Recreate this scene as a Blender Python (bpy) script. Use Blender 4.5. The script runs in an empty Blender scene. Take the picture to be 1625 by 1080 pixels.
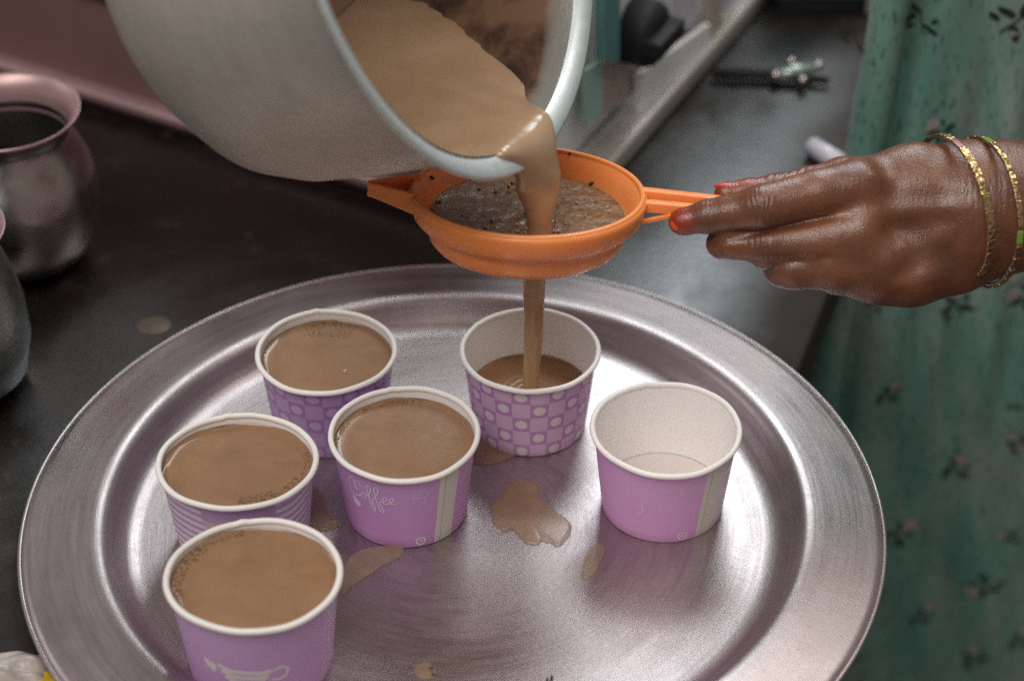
import bpy, bmesh, math, random
import numpy as np
from mathutils import Vector, Matrix

random.seed(7)
S = bpy.context.scene
COL = S.collection

# ------------------------------------------------------------------ camera
PITCH = math.radians(36.5); FPX = 3300.0; CAMH = 0.593
cam_d = bpy.data.cameras.new('camera'); cam = bpy.data.objects.new('camera', cam_d); COL.objects.link(cam)
cam.location = (0, 0, CAMH); cam.rotation_euler = (math.radians(90) - PITCH, 0, 0)
cam_d.sensor_width = 36; cam_d.lens = 36 * FPX / 1625; cam_d.clip_start = 0.02; cam_d.clip_end = 50
cam_d.dof.use_dof = True; cam_d.dof.focus_distance = 0.885; cam_d.dof.aperture_fstop = 5.6
S.camera = cam
C0 = np.array([0, 0, CAMH]); RT = np.array([1., 0, 0])
UP = np.array([0, math.sin(PITCH), math.cos(PITCH)]); FW = np.array([0, math.cos(PITCH), -math.sin(PITCH)])
def ray(u, v): return FW + RT * (u - 812.5) / FPX + UP * (540 - v) / FPX
def at(u, v, d): return C0 + ray(u, v) * d                      # a point seen at photo pixel (u, v), d metres deep
def onz(u, v, z=-0.010):
    D = ray(u, v); return C0 + D * (z - CAMH) / D[2]
def depth(p): return float((np.array(p) - C0) @ FW)

# ------------------------------------------------------------------ world and lamps
W = bpy.data.worlds.new('World'); S.world = W; W.use_nodes = True
bg = W.node_tree.nodes['Background']; bg.inputs[0].default_value = (0.30, 0.265, 0.250, 1); bg.inputs[1].default_value = 0.50
def area(name, az, el, dist, sx, sy, power, colr, target=(0, .7, .03)):
    l = bpy.data.lights.new(name, 'AREA'); l.shape = 'RECTANGLE'; l.size = sx; l.size_y = sy; l.energy = power; l.color = colr
    o = bpy.data.objects.new(name, l); COL.objects.link(o)
    a, e = math.radians(az), math.radians(el); t = Vector(target)
    o.location = t + dist * Vector((math.sin(a) * math.cos(e), math.cos(a) * math.cos(e), math.sin(e)))
    o.rotation_euler = (t - o.location).to_track_quat('-Z', 'Y').to_euler()
    return o
area('window_light', 11.5, 45, 2.6, 0.78, 1.2, 17, (0.86, 0.96, 1.0))
area('right_light', 58, 58, 2.2, 0.9, 0.7, 7, (1.0, 0.93, 0.86))  # warm lamp from the right, for the right sides of the cups
area('room_light', -150, 62, 2.6, 1.8, 1.3, 31, (1.0, 0.95, 0.90))
area('left_wall_fill', -72, 30, 2.4, 0.5, 0.6, 2.2, (0.95, 0.9, 1.0))  # added lilac lamp standing in for a pinkish wall at the left
S.view_settings.view_transform = 'Standard'; S.view_settings.look = 'None'
S.view_settings.exposure = 0.60
S.cycles.use_denoising = False; S.cycles.sample_clamp_indirect = 3.0; S.view_settings.gamma = 1.0

# ------------------------------------------------------------------ helpers
def link(name, me, mat=None, parent=None, smooth=True):
    o = bpy.data.objects.new(name, me); COL.objects.link(o)
    if mat is not None:
        for m in (mat if isinstance(mat, (list, tuple)) else [mat]): me.materials.append(m)
    if smooth: me.polygons.foreach_set('use_smooth', [True] * len(me.polygons))
    if parent is not None: o.parent = parent
    return o
def mesh(name, V, F, mat=None, parent=None, smooth=True):
    me = bpy.data.meshes.new(name); me.from_pydata([tuple(map(float, v)) for v in V], [], [tuple(map(int, f)) for f in F]); me.validate(); me.update()
    return link(name, me, mat, parent, smooth)
def empty(name, loc=(0, 0, 0), rot=(0, 0, 0)):
    o = bpy.data.objects.new(name, None); COL.objects.link(o); o.location = tuple(map(float, loc)); o.rotation_euler = rot
    o.empty_display_size = .02; return o
def tag(o, label, cat, group=None, kind=None):
    o['label'] = label
    if cat: o['category'] = cat
    if group: o['group'] = group
    if kind: o['kind'] = kind
    return o
def lathe(prof, n=96, fn=None):
    """prof: list of (r, z); r == 0 makes a pole"""
    V = []; F = []; rings = []
    for r, z in prof:
        if r <= 1e-9: rings.append([len(V)]); V.append((0, 0, z))
        else:
            rings.append(list(range(len(V), len(V) + n)))
            for i in range(n):
                a = 2 * math.pi * i / n; V.append((r * math.sin(a), -r * math.cos(a), z))
    for A, B in zip(rings, rings[1:]):
        for i in range(n):
            j = (i + 1) % n
            if len(A) == 1 and len(B) == 1: continue
            if len(A) == 1: F.append((A[0], B[j], B[i]))
            elif len(B) == 1: F.append((A[i], A[j], B[0]))
            else: F.append((A[i], A[j], B[j], B[i]))
    V = np.array(V)
    if fn is not None: V = fn(V)
    return V, F
def torus(R, r, n=96, m=12, z=0):
    V = []; F = []
    for i in range(n):
        a = 2 * math.pi * i / n
        for j in range(m):
            b = 2 * math.pi * j / m; q = R + r * math.cos(b)
            V.append((q * math.sin(a), -q * math.cos(a), z + r * math.sin(b)))
    for i in range(n):
        for j in range(m):
            i2, j2 = (i + 1) % n, (j + 1) % m
            F.append((i * m + j, i2 * m + j, i2 * m + j2, i * m + j2))
    return np.array(V), F
def tube(pts, rad, m=12, flat=1.0, up=None, closed=False):
    pts = np.array(pts, float); n = len(pts); rad = np.array(rad if hasattr(rad, '__len__') else [rad] * n, float)
    V = []; F = []; prev = None
    for i in range(n):
        if closed: T = pts[(i + 1) % n] - pts[i - 1]
        else: T = pts[min(i + 1, n - 1)] - pts[max(i - 1, 0)]
        T = T / (np.linalg.norm(T) + 1e-12)
        if up is not None: a = np.cross(T, up)
        elif prev is None: a = np.cross(T, [0.13, .31, .94])
        else: a = prev - T * (prev @ T)
        a = a / (np.linalg.norm(a) + 1e-12); prev = a; b = np.cross(T, a)
        for j in range(m):
            q = 2 * math.pi * j / m; V.append(pts[i] + rad[i] * (math.cos(q) * a + flat * math.sin(q) * b))
    for i in range(n if closed else n - 1):
        for j in range(m):
            i2 = (i + 1) % n; F.append((i * m + j, i * m + (j + 1) % m, i2 * m + (j + 1) % m, i2 * m + j))
    if not closed: F.append(tuple(range(m))[::-1]); F.append(tuple(range((n - 1) * m, n * m)))
    return np.array(V), F
def join(parts):
    V = []; F = []
    for v, f in parts:
        o = len(V); V += [tuple(x) for x in v]; F += [tuple(i + o for i in q) for q in f]
    return np.array(V), F
def boxm(x0, x1, y0, y1, z0, z1, bev=0.0):
    bm = bmesh.new(); bmesh.ops.create_cube(bm, size=1)
    for v in bm.verts: v.co = ((x0 + x1) / 2 + v.co.x * (x1 - x0), (y0 + y1) / 2 + v.co.y * (y1 - y0), (z0 + z1) / 2 + v.co.z * (z1 - z0))
    if bev: bmesh.ops.bevel(bm, geom=list(bm.edges), offset=bev, segments=3, affect='EDGES', profile=.6)
    bm.verts.ensure_lookup_table(); V = np.array([v.co[:] for v in bm.verts]); F = [tuple(v.index for v in f.verts) for f in bm.faces]; bm.free()
    return V, F
def hexa(P8, bev=0.0):
    """8 corners: bottom 4 then top 4"""
    bm = bmesh.new(); vs = [bm.verts.new(tuple(map(float, p))) for p in P8]
    for f in ((3, 2, 1, 0), (4, 5, 6, 7), (0, 1, 5, 4), (1, 2, 6, 5), (2, 3, 7, 6), (3, 0, 4, 7)): bm.faces.new([vs[i] for i in f])
    bmesh.ops.recalc_face_normals(bm, faces=list(bm.faces))
    if bev: bmesh.ops.bevel(bm, geom=list(bm.edges), offset=bev, segments=3, affect='EDGES', profile=.6)
    bm.verts.index_update()
    V = np.array([v.co[:] for v in bm.verts]); F = [tuple(v.index for v in f.verts) for f in bm.faces]; bm.free(); return V, F
def vnoise(p, s, seed=0):
    """cheap smooth pseudo noise on points, about -1..1"""
    r = np.random.default_rng(seed); o = 0
    for k in range(7):
        d = r.normal(size=3); d /= np.linalg.norm(d); f = s * (0.7 + 1.1 * r.random()); o = o + np.sin((p @ d) * f + r.random() * 6.28)
    return o / 3.2
def surface_nets(Fd, org, h):
    s = Fd < 0; nx, ny, nz = Fd.shape
    acc = np.zeros((nx - 1, ny - 1, nz - 1, 3), np.float32); cnt = np.zeros((nx - 1, ny - 1, nz - 1), np.int16)
    for ax in range(3):
        sl0 = [slice(None)] * 3; sl1 = [slice(None)] * 3; sl0[ax] = slice(0, -1); sl1[ax] = slice(1, None)
        A = Fd[tuple(sl0)]; B = Fd[tuple(sl1)]; cr = (A < 0) != (B < 0)
        with np.errstate(divide='ignore', invalid='ignore'): t = np.where(cr, A / (A - B), 0)
        o1, o2 = [a for a in range(3) if a != ax]
        for d1 in (0, 1):
            for d2 in (0, 1):
                q = [slice(None)] * 3
                q[o1] = slice(d1, d1 + acc.shape[o1]); q[o2] = slice(d2, d2 + acc.shape[o2]); q = tuple(q)
                c = cr[q]; acc[..., ax] += np.where(c, t[q], 0); acc[..., o1] += np.where(c, d1, 0); acc[..., o2] += np.where(c, d2, 0); cnt += c
    m = cnt > 0; idx = -np.ones(cnt.shape, np.int64); idx[m] = np.arange(m.sum())
    base = np.argwhere(m); V = (base + acc[m] / cnt[m][:, None]) * h + np.array(org)
    Fs = []
    for ax in range(3):
        o1, o2 = [(1, 2), (2, 0), (0, 1)][ax]
        sl0 = [slice(1, -1)] * 3; sl1 = [slice(1, -1)] * 3; sl0[ax] = slice(0, -1); sl1[ax] = slice(1, None)
        a = s[tuple(sl0)]; b = s[tuple(sl1)]; e = np.argwhere(a != b)
        if not len(e): continue
        sgn = a[tuple(e.T)]; e = e.copy()
        for o in (o1, o2): e[:, o] += 1
        q = []
        for d1, d2 in ((0, 0), (1, 0), (1, 1), (0, 1)):
            k = e.copy(); k[:, o1] -= 1 - d1; k[:, o2] -= 1 - d2; q.append(idx[tuple(k.T)])
        q = np.stack(q, 1); q = np.where(sgn[:, None], q, q[:, ::-1]); Fs.append(q)
    return V, np.concatenate(Fs)
def np_mesh(name, V, F, mat, parent=None):
    me = bpy.data.meshes.new(name); me.vertices.add(len(V)); me.vertices.foreach_set('co', np.asarray(V, np.float32).ravel())
    k = F.shape[1]; me.loops.add(F.size); me.loops.foreach_set('vertex_index', F.ravel().astype(np.int32))
    me.polygons.add(len(F)); me.polygons.foreach_set('loop_start', np.arange(0, F.size, k, dtype=np.int32)); me.polygons.foreach_set('loop_total', np.full(len(F), k, np.int32))
    me.update(calc_edges=True); me.validate(); return link(name, me, mat, parent)
def lap(V, F, it, lam=.5, w=None):
    E = np.concatenate([F[:, [i, (i + 1) % F.shape[1]]] for i in range(F.shape[1])]); E = np.concatenate([E, E[:, ::-1]])
    n = np.bincount(E[:, 0], minlength=len(V)).astype(float)
    for _ in range(it):
        A = np.stack([np.bincount(E[:, 0], V[E[:, 1], k], minlength=len(V)) for k in range(3)], 1) / n[:, None]
        dl = lam * (A - V); V = V + (dl if w is None else dl * w[:, None])
    return V
def smin(a, b, k):
    hh = np.clip(.5 + .5 * (b - a) / k, 0, 1); return b * (1 - hh) + a * hh - k * hh * (1 - hh)

# ------------------------------------------------------------------ materials
class NT:
    def __init__(s, name):
        s.m = bpy.data.materials.new(name); s.m.use_nodes = True; s.t = s.m.node_tree; s.b = s.t.nodes['Principled BSDF']
    def n(s, typ, **kw):
        nd = s.t.nodes.new(typ)
        for k, v in kw.items():
            if k.startswith('i_'):
                key = k[2:].replace('_', ' '); key = int(key) if key.isdigit() else key
                s.set(nd.inputs[key], v)
            else: setattr(nd, k, v)
        return nd
    def set(s, sock, v):
        if isinstance(v, bpy.types.NodeSocket): s.t.links.new(v, sock)
        elif isinstance(v, bpy.types.Node): s.t.links.new(v.outputs[0], sock)
        else: sock.default_value = v
    def math(s, op, a, b=None, c=None, clamp=False):
        nd = s.t.nodes.new('ShaderNodeMath'); nd.operation = op; nd.use_clamp = clamp; s.set(nd.inputs[0], a)
        if b is not None: s.set(nd.inputs[1], b)
        if c is not None: s.set(nd.inputs[2], c)
        return nd.outputs[0]
    def mix(s, f, a, b, typ='MIX'):
        nd = s.t.nodes.new('ShaderNodeMix'); nd.data_type = 'RGBA'; nd.blend_type = typ
        s.set(nd.inputs[0], f); s.set(nd.inputs[6], a if not isinstance(a, tuple) else c4(a)); s.set(nd.inputs[7], b if not isinstance(b, tuple) else c4(b)); return nd.outputs[2]
    def noise(s, scale, vec=None, detail=3, rough=.55, dist=0.):
        nd = s.n('ShaderNodeTexNoise'); nd.inputs['Scale'].default_value = scale; nd.inputs['Detail'].default_value = detail; nd.inputs['Roughness'].default_value = rough; nd.inputs['Distortion'].default_value = dist
        if vec is not None: s.set(nd.inputs['Vector'], vec)
        return nd.outputs['Fac']
    def ramp(s, f, stops):
        nd = s.t.nodes.new('ShaderNodeValToRGB'); s.set(nd.inputs[0], f); el = nd.color_ramp.elements
        while len(el) < len(stops): el.new(.5)
        for e, (p, c) in zip(el, stops): e.position = p; e.color = c4(c) if isinstance(c, tuple) else (c, c, c, 1)
        return nd.outputs[0]
    def rng(s, f, a, b, c, d):
        nd = s.t.nodes.new('ShaderNodeMapRange'); s.set(nd.inputs[0], f)
        for i, v in enumerate((a, b, c, d)): nd.inputs[i + 1].default_value = v
        return nd.outputs[0]
    def obj(s): return s.n('ShaderNodeTexCoord').outputs['Object']
    def xyz(s, v=None):
        nd = s.n('ShaderNodeSeparateXYZ'); s.set(nd.inputs[0], v if v is not None else s.obj()); return nd.outputs
    def comb(s, x, y, z):
        nd = s.n('ShaderNodeCombineXYZ'); s.set(nd.inputs[0], x); s.set(nd.inputs[1], y); s.set(nd.inputs[2], z); return nd.outputs[0]
    def bump(s, hgt, strength=.3, dist=.001, normal=None):
        nd = s.n('ShaderNodeBump'); nd.inputs['Strength'].default_value = strength; nd.inputs['Distance'].default_value = dist; s.set(nd.inputs['Height'], hgt)
        if normal is not None: s.set(nd.inputs['Normal'], normal)
        s.t.links.new(nd.outputs[0], s.b.inputs['Normal']); return nd.outputs[0]
    def p(s, **kw):
        for k, v in kw.items():
            sock = s.b.inputs[k.replace('_', ' ')]
            s.set(sock, c4(v) if isinstance(v, tuple) and len(v) == 3 and sock.type == 'RGBA' else v)
        return s
def c4(c): return tuple(c) + (1,) if len(c) == 3 else c
def simple(name, col, rough=.5, metal=0., spec=.5, bumpy=None, vary=.12, vs=60, **kw):
    t = NT(name); o = t.obj(); nz = t.noise(vs, o)
    dark = tuple(x * (1 - vary) for x in col); lite = tuple(min(1, x * (1 + vary)) for x in col)
    t.p(Base_Color=t.mix(nz, dark, lite), Roughness=t.rng(t.noise(vs * 2.3, o), .3, .7, rough * .85, min(1, rough * 1.15)), Metallic=metal, Specular_IOR_Level=spec, **kw)
    if bumpy: t.bump(t.noise(bumpy[0], o), bumpy[1], bumpy[2])
    return t.m

# brushed aluminium turned on a lathe (rings of fine scratches), used for tray and pan
def brushed(name, col, rough, ring=900, strength=.06, stain=None, axis_z=True, scuff=True, metal=1.0, rvar=.1):
    t = NT(name); o = t.obj(); x, y, z = t.xyz(o)
    r = t.math('SQRT', t.math('ADD', t.math('MULTIPLY', x, x), t.math('MULTIPLY', y, y)))
    a = t.math('ARCTAN2', y, x)
    rv = t.comb(t.math('MULTIPLY', r, ring), t.math('MULTIPLY', a, 3.2), t.math('MULTIPLY', z, ring))
    n1 = t.noise(1.0, rv, 3, .6); n2 = t.noise(16, o, 5, .6); n3 = t.noise(420, o, 2, .6)
    rv2 = t.comb(t.math('MULTIPLY', r, ring * .22), t.math('MULTIPLY', a, 2.0), t.math('MULTIPLY', z, ring * .22)); n5 = t.noise(1.0, rv2, 4, .6)
    c = t.mix(t.math('ADD', t.math('MULTIPLY', n1, .45), t.math('MULTIPLY', n5, .55)), tuple(q * .74 for q in col), tuple(min(1, q * 1.2) for q in col))
    if stain: c = t.mix(t.rng(n2, .42, .68, 0, .6), c, stain)
    speck = t.rng(t.noise(900, o, 1, .5), .70, .78, 0, .65)
    c = t.mix(speck, c, tuple(q * .35 for q in col))
    t.p(Base_Color=c, Metallic=metal, Roughness=t.math('ADD', t.rng(n1, .2, .8, rough - .04, rough + .05), t.math('ADD', t.rng(n2, .3, .7, -rvar / 2, rvar), t.rng(n5, .3, .7, -.03, .04))))
    hgt = t.math('ADD', t.math('MULTIPLY', n1, .5), t.math('ADD', t.math('MULTIPLY', n2, 3.0), t.math('MULTIPLY', n3, .4)))
    if scuff:
        for ca, sa, fa, fb in ((.97, .24, 1500, 22), (.5, .86, 1300, 30), (-.80, .6, 1700, 34)):
            q1 = t.math('ADD', t.math('MULTIPLY', x, ca * fa), t.math('MULTIPLY', y, sa * fa)); q2 = t.math('ADD', t.math('MULTIPLY', x, -sa * fb), t.math('MULTIPLY', y, ca * fb))
            hgt = t.math('ADD', hgt, t.math('MULTIPLY', t.rng(t.noise(1., t.comb(q1, q2, 0.), 1, .5), .70, .76, 0, 1), -.8))
    t.bump(hgt, strength, .0012)
    return t.m

M = {}
M['tray'] = brushed('spun_aluminium_tray', (.46, .405, .405), .39, 650, .10, stain=(.42, .355, .35))
M['pan'] = brushed('dull_aluminium_pan', (.60, .57, .515), .47, 420, .16, stain=(.40, .36, .31), scuff=False, rvar=.12, metal=.55)
M['pan_rim'] = simple('worn_aluminium_rim', (.62, .69, .70), .42, .5, bumpy=(260, .12, .0005), vary=.1, vs=120)
M['steel'] = simple('stainless_steel', (.46, .40, .37), .30, 1.0, bumpy=(60, .12, .002), vary=.1)
M['steel_dull'] = simple('hammered_dull_steel', (.36, .40, .38), .38, 1.0, bumpy=(120, .3, .001))

# white paper
def paper(name, col=(.90, .86, .84)):
    t = NT(name); o = t.obj()
    t.p(Base_Color=t.mix(t.noise(300, o), tuple(q * .96 for q in col), col), Roughness=.42, Specular_IOR_Level=.4, Subsurface_Weight=.15, Subsurface_Scale=.003, Subsurface_Radius=(1, .8, .7))
    t.bump(t.noise(1400, o, 2), .12, .0003); return t.m
M['paper'] = paper('coated_white_paper'); M['paper_rim'] = paper('rolled_paper_rim', (.88, .85, .81)); M['paper_base'] = paper('paper_cup_floor', (.70, .63, .60))
M['print_white'] = simple('pale_ink', (.80, .68, .80), .5, vary=.05)
M['print_cream'] = simple('cream_ink', (.74, .68, .72), .5, vary=.05)

# tea
def tea(name, c1, c2, rough=.16, sc=55, sss=.25, spec=.42):
    t = NT(name); o = t.obj(); nz = t.noise(sc, o, 3, .5, .6)
    t.p(Base_Color=t.mix(t.rng(nz, .3, .7, 0, 1), c1, c2), Roughness=rough, Specular_IOR_Level=spec, Subsurface_Weight=sss, Subsurface_Scale=.004, Subsurface_Radius=(1, .55, .3))
    t.bump(t.math('ADD', t.noise(90, o, 2), t.math('MULTIPLY', t.noise(1500, o, 2), .06)), .10, .0012); return t.m
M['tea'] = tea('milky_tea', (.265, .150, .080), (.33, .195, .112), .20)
M['tea_dark'] = tea('shaded_milky_tea', (.23, .115, .052), (.28, .145, .07), .28)  # milky tea again, with the shade inside the cup put into its colour
M['tea_pan'] = tea('milky_tea_with_leaves', (.38, .245, .145), (.45, .30, .19), .19, 40, .2, 1.0)
M['tea_strainer'] = tea('frothy_tea', (.10, .056, .032), (.24, .148, .09), .30, 150)
def froth():
    t = NT('murky_tea_with_leaves'); o = t.obj(); a = t.noise(85, o, 4, .65, 1.6); b = t.noise(420, o, 3, .6); c = t.noise(1300, o, 2, .6)
    k = t.mix(t.rng(a, .36, .64, 0, 1), (.125, .062, .027), (.24, .135, .068)); k = t.mix(t.rng(b, .52, .66, 0, .7), k, (.30, .18, .105)); k = t.mix(t.rng(c, .66, .72, 0, .6), k, (.05, .028, .015))
    t.p(Base_Color=k, Roughness=t.rng(b, .35, .65, .16, .30), Specular_IOR_Level=.26); t.bump(t.math('ADD', a, t.math('MULTIPLY', b, .25)), .24, .0015); return t.m
M['tea_strainer'] = froth()
M['bubble'] = simple('foam_bubble', (.18, .09, .043), .3, vary=.2, spec=.5)
M['bubble_clear'] = simple('glassy_bubble', (.42, .26, .16), .05, vary=.1, spec=.9)

def plastic():
    t = NT('orange_plastic'); o = t.obj()
    t.p(Base_Color=t.mix(t.noise(40, o), (.90, .27, .07), (.96, .33, .10)), Roughness=t.rng(t.noise(160, o, 4), .35, .7, .27, .5), Specular_IOR_Level=.5, Subsurface_Weight=.35, Subsurface_Scale=.004, Subsurface_Radius=(1, .35, .1), Coat_Weight=.15, Coat_Roughness=.15)
    t.bump(t.noise(700, o, 3), .12, .0004); return t.m
M['orange'] = plastic()
M['speck'] = simple('tea_leaf_speck', (.06, .03, .018), .5)

def skin():
    t = NT('wet_brown_skin'); o = t.obj(); g = t.n('ShaderNodeNewGeometry').outputs['Position']
    nz = t.noise(60, o, 4, .6); n2 = t.noise(420, o, 3, .6)
    c = t.mix(t.rng(nz, .3, .72, 0, 1), (.105, .036, .016), (.215, .084, .037))
    c = t.mix(t.rng(t.noise(28, o, 3, .6), .45, .68, 0, .5), c, (.24, .080, .036)); c = t.mix(t.rng(n2, .35, .75, 0, .45), c, (.13, .046, .026))
    a1 = t.n('ShaderNodeAttribute', attribute_name='henna').outputs['Fac']; c = t.mix(a1, c, (.26, .032, .012))
    a2 = t.n('ShaderNodeAttribute', attribute_name='knuckle').outputs['Fac']; c = t.mix(t.math('MULTIPLY', a2, .35), c, (.07, .024, .014))
    # creases run across the hand: stretched noise
    mp = t.n('ShaderNodeMapping'); t.set(mp.inputs['Vector'], o); mp.inputs['Rotation'].default_value = (0, .1, 0); mp.inputs['Scale'].default_value = (1000, 300, 300)
    w = t.noise(1.0, mp.outputs[0], 3, .6, .4)
    t.p(Base_Color=c, Roughness=t.rng(t.noise(130, o, 4), .3, .7, .23, .42), Specular_IOR_Level=.7, Subsurface_Weight=.08, Subsurface_Scale=.004, Subsurface_Radius=(1, .35, .2), Coat_Weight=.12, Coat_Roughness=.3)
    v = t.n('ShaderNodeTexVoronoi', feature='F1'); v.inputs['Scale'].default_value = 1500; t.set(v.inputs['Vector'], o)
    t.bump(t.math('ADD', t.math('MULTIPLY', w, .7), t.math('ADD', t.math('MULTIPLY', v.outputs['Distance'], .5), t.math('MULTIPLY', n2, .6))), .50, .0005); return t.m
M['skin'] = skin()
M['nail'] = simple('red_orange_nail_varnish', (.66, .075, .022), .26, vary=.1, spec=.6)
def goldm():
    t = NT('engraved_gold'); o = t.obj(); w = t.n('ShaderNodeTexVoronoi'); w.inputs['Scale'].default_value = 520; t.set(w.inputs['Vector'], o)
    t.p(Base_Color=t.mix(w.outputs['Distance'], (.42, .28, .13), (.62, .46, .25)), Metallic=1., Roughness=.3); t.bump(w.outputs['Distance'], .6, .0008); return t.m
M['gold'] = goldm(); M['gem_red'] = simple('red_enamel', (.25, .01, .015), .2); M['gem_green'] = simple('green_enamel', (.18, .32, .05), .2)
M['bangle_metal'] = simple('tarnished_silver', (.5, .49, .40), .28, 1.0)

def cloth():
    t = NT('green_printed_cotton'); o = t.obj(); x, y, z = t.xyz(o)
    v = t.comb(t.math('MULTIPLY', x, 700), t.math('MULTIPLY', y, 200), t.math('MULTIPLY', z, 150)); fl = t.noise(1.0, v, 2, .6)
    v2 = t.comb(t.math('ADD', t.math('MULTIPLY', x, 55), t.math('MULTIPLY', z, 9)), t.math('MULTIPLY', y, 20), t.math('MULTIPLY', z, 7)); st = t.noise(1.0, v2, 3, .6)
    c = t.mix(t.rng(st, .36, .66, 0, 1), (.125, .265, .22), (.27, .335, .295))
    c = t.mix(t.rng(t.noise(9, o, 2), .4, .65, 0, .6), c, (.085, .25, .205))
    c = t.mix(t.rng(fl, .58, .66, 0, .75), c, (.012, .03, .024))
    t.p(Base_Color=c, Roughness=.9, Specular_IOR_Level=.12, Sheen_Weight=.12)
    t.bump(t.math('ADD', t.noise(1500, o, 2), t.math('MULTIPLY', fl, .5)), .25, .0006); return t.m
M['cloth'] = cloth(); M['ink_dark'] = simple('black_print', (.012, .02, .017), .9, vary=.3); M['ink_pink'] = simple('dusty_pink_print', (.36, .31, .27), .9, vary=.25, vs=400)

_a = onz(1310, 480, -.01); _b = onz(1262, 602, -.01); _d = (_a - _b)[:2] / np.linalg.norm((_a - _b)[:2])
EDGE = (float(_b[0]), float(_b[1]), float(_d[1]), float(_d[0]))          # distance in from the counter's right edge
def stone():
    t = NT('polished_black_granite'); o = t.obj()
    n = t.noise(7, o, 5, .6); f = t.noise(900, o, 2, .5); s2 = t.noise(45, o, 4, .7)
    c = t.mix(t.rng(n, .35, .7, 0, 1), (.0045, .003, .0026), (.013, .009, .0075)); c = t.mix(t.rng(f, .62, .72, 0, .5), c, (.10, .085, .075)); c = t.mix(t.rng(s2, .60, .72, 0, .35), c, (.07, .055, .045))
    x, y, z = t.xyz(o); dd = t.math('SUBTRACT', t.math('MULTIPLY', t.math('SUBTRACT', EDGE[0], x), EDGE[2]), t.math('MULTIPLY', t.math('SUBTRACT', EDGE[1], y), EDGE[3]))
    edge_shade = t.rng(t.math('ADD', dd, t.math('MULTIPLY', t.noise(30, o, 4), .03)), .030, .085, 1, 0)  # browner, duller stone near the edge stands in for shade of hand and dress
    c = t.mix(t.math('MULTIPLY', edge_shade, .7), c, (.030, .021, .017))
    sm_ = t.rng(t.noise(5, o, 4, .7, 1.), .5, .7, 0, .22); rg = t.math('ADD', t.rng(t.noise(18, o, 5, .65), .3, .7, .20, .34), t.math('ADD', sm_, t.math('MULTIPLY', edge_shade, .4), clamp=True), clamp=True)
    t.p(Base_Color=c, Roughness=rg, Specular_IOR_Level=t.rng(edge_shade, 0, 1, .85, .22))
    t.bump(t.math('ADD', t.math('MULTIPLY', s2, 1.), t.noise(300, o, 3)), .10, .0008); return t.m
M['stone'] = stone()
M['maroon'] = simple('dusty_maroon_enamel', (.175, .095, .088), .42, vary=.2, vs=14, bumpy=(40, .1, .002))
M['pink_metal'] = simple('pinkish_steel_edge', (.40, .265, .265), .36, .5, vary=.15, vs=30)
M['grey_rail'] = simple('grey_steel_rail', (.48, .46, .42), .38, .5, vary=.15, vs=30)
M['white_panel'] = simple('white_enamel', (.78, .80, .80), .3, vary=.08, vs=20)
M['lavender'] = simple('lavender_enamel', (.56, .54, .62), .3, vary=.08, vs=20)
M['black'] = simple('black_plastic', (.012, .012, .014), .62, spec=.3)
M['teal'] = simple('teal_plastic', (.10, .24, .24), .35); M['mint'] = simple('pale_mint_plastic', (.32, .50, .45), .35)
M['beige'] = simple('beige_plastic', (.42, .36, .30), .5); M['yellow'] = simple('yellow_film', (.62, .40, .03), .35, vary=.3, vs=80, bumpy=(80, .4, .003))
M['film'] = simple('crumpled_clear_film', (.40, .355, .33), .3, vary=.45, vs=70, bumpy=(60, .6, .004))
M['glass'] = simple('clear_knob', (.34, .40, .37), .25, .5)
M['floor'] = simple('dark_concrete_floor', (.05, .035, .032), .8, vary=.3, vs=10)

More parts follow.
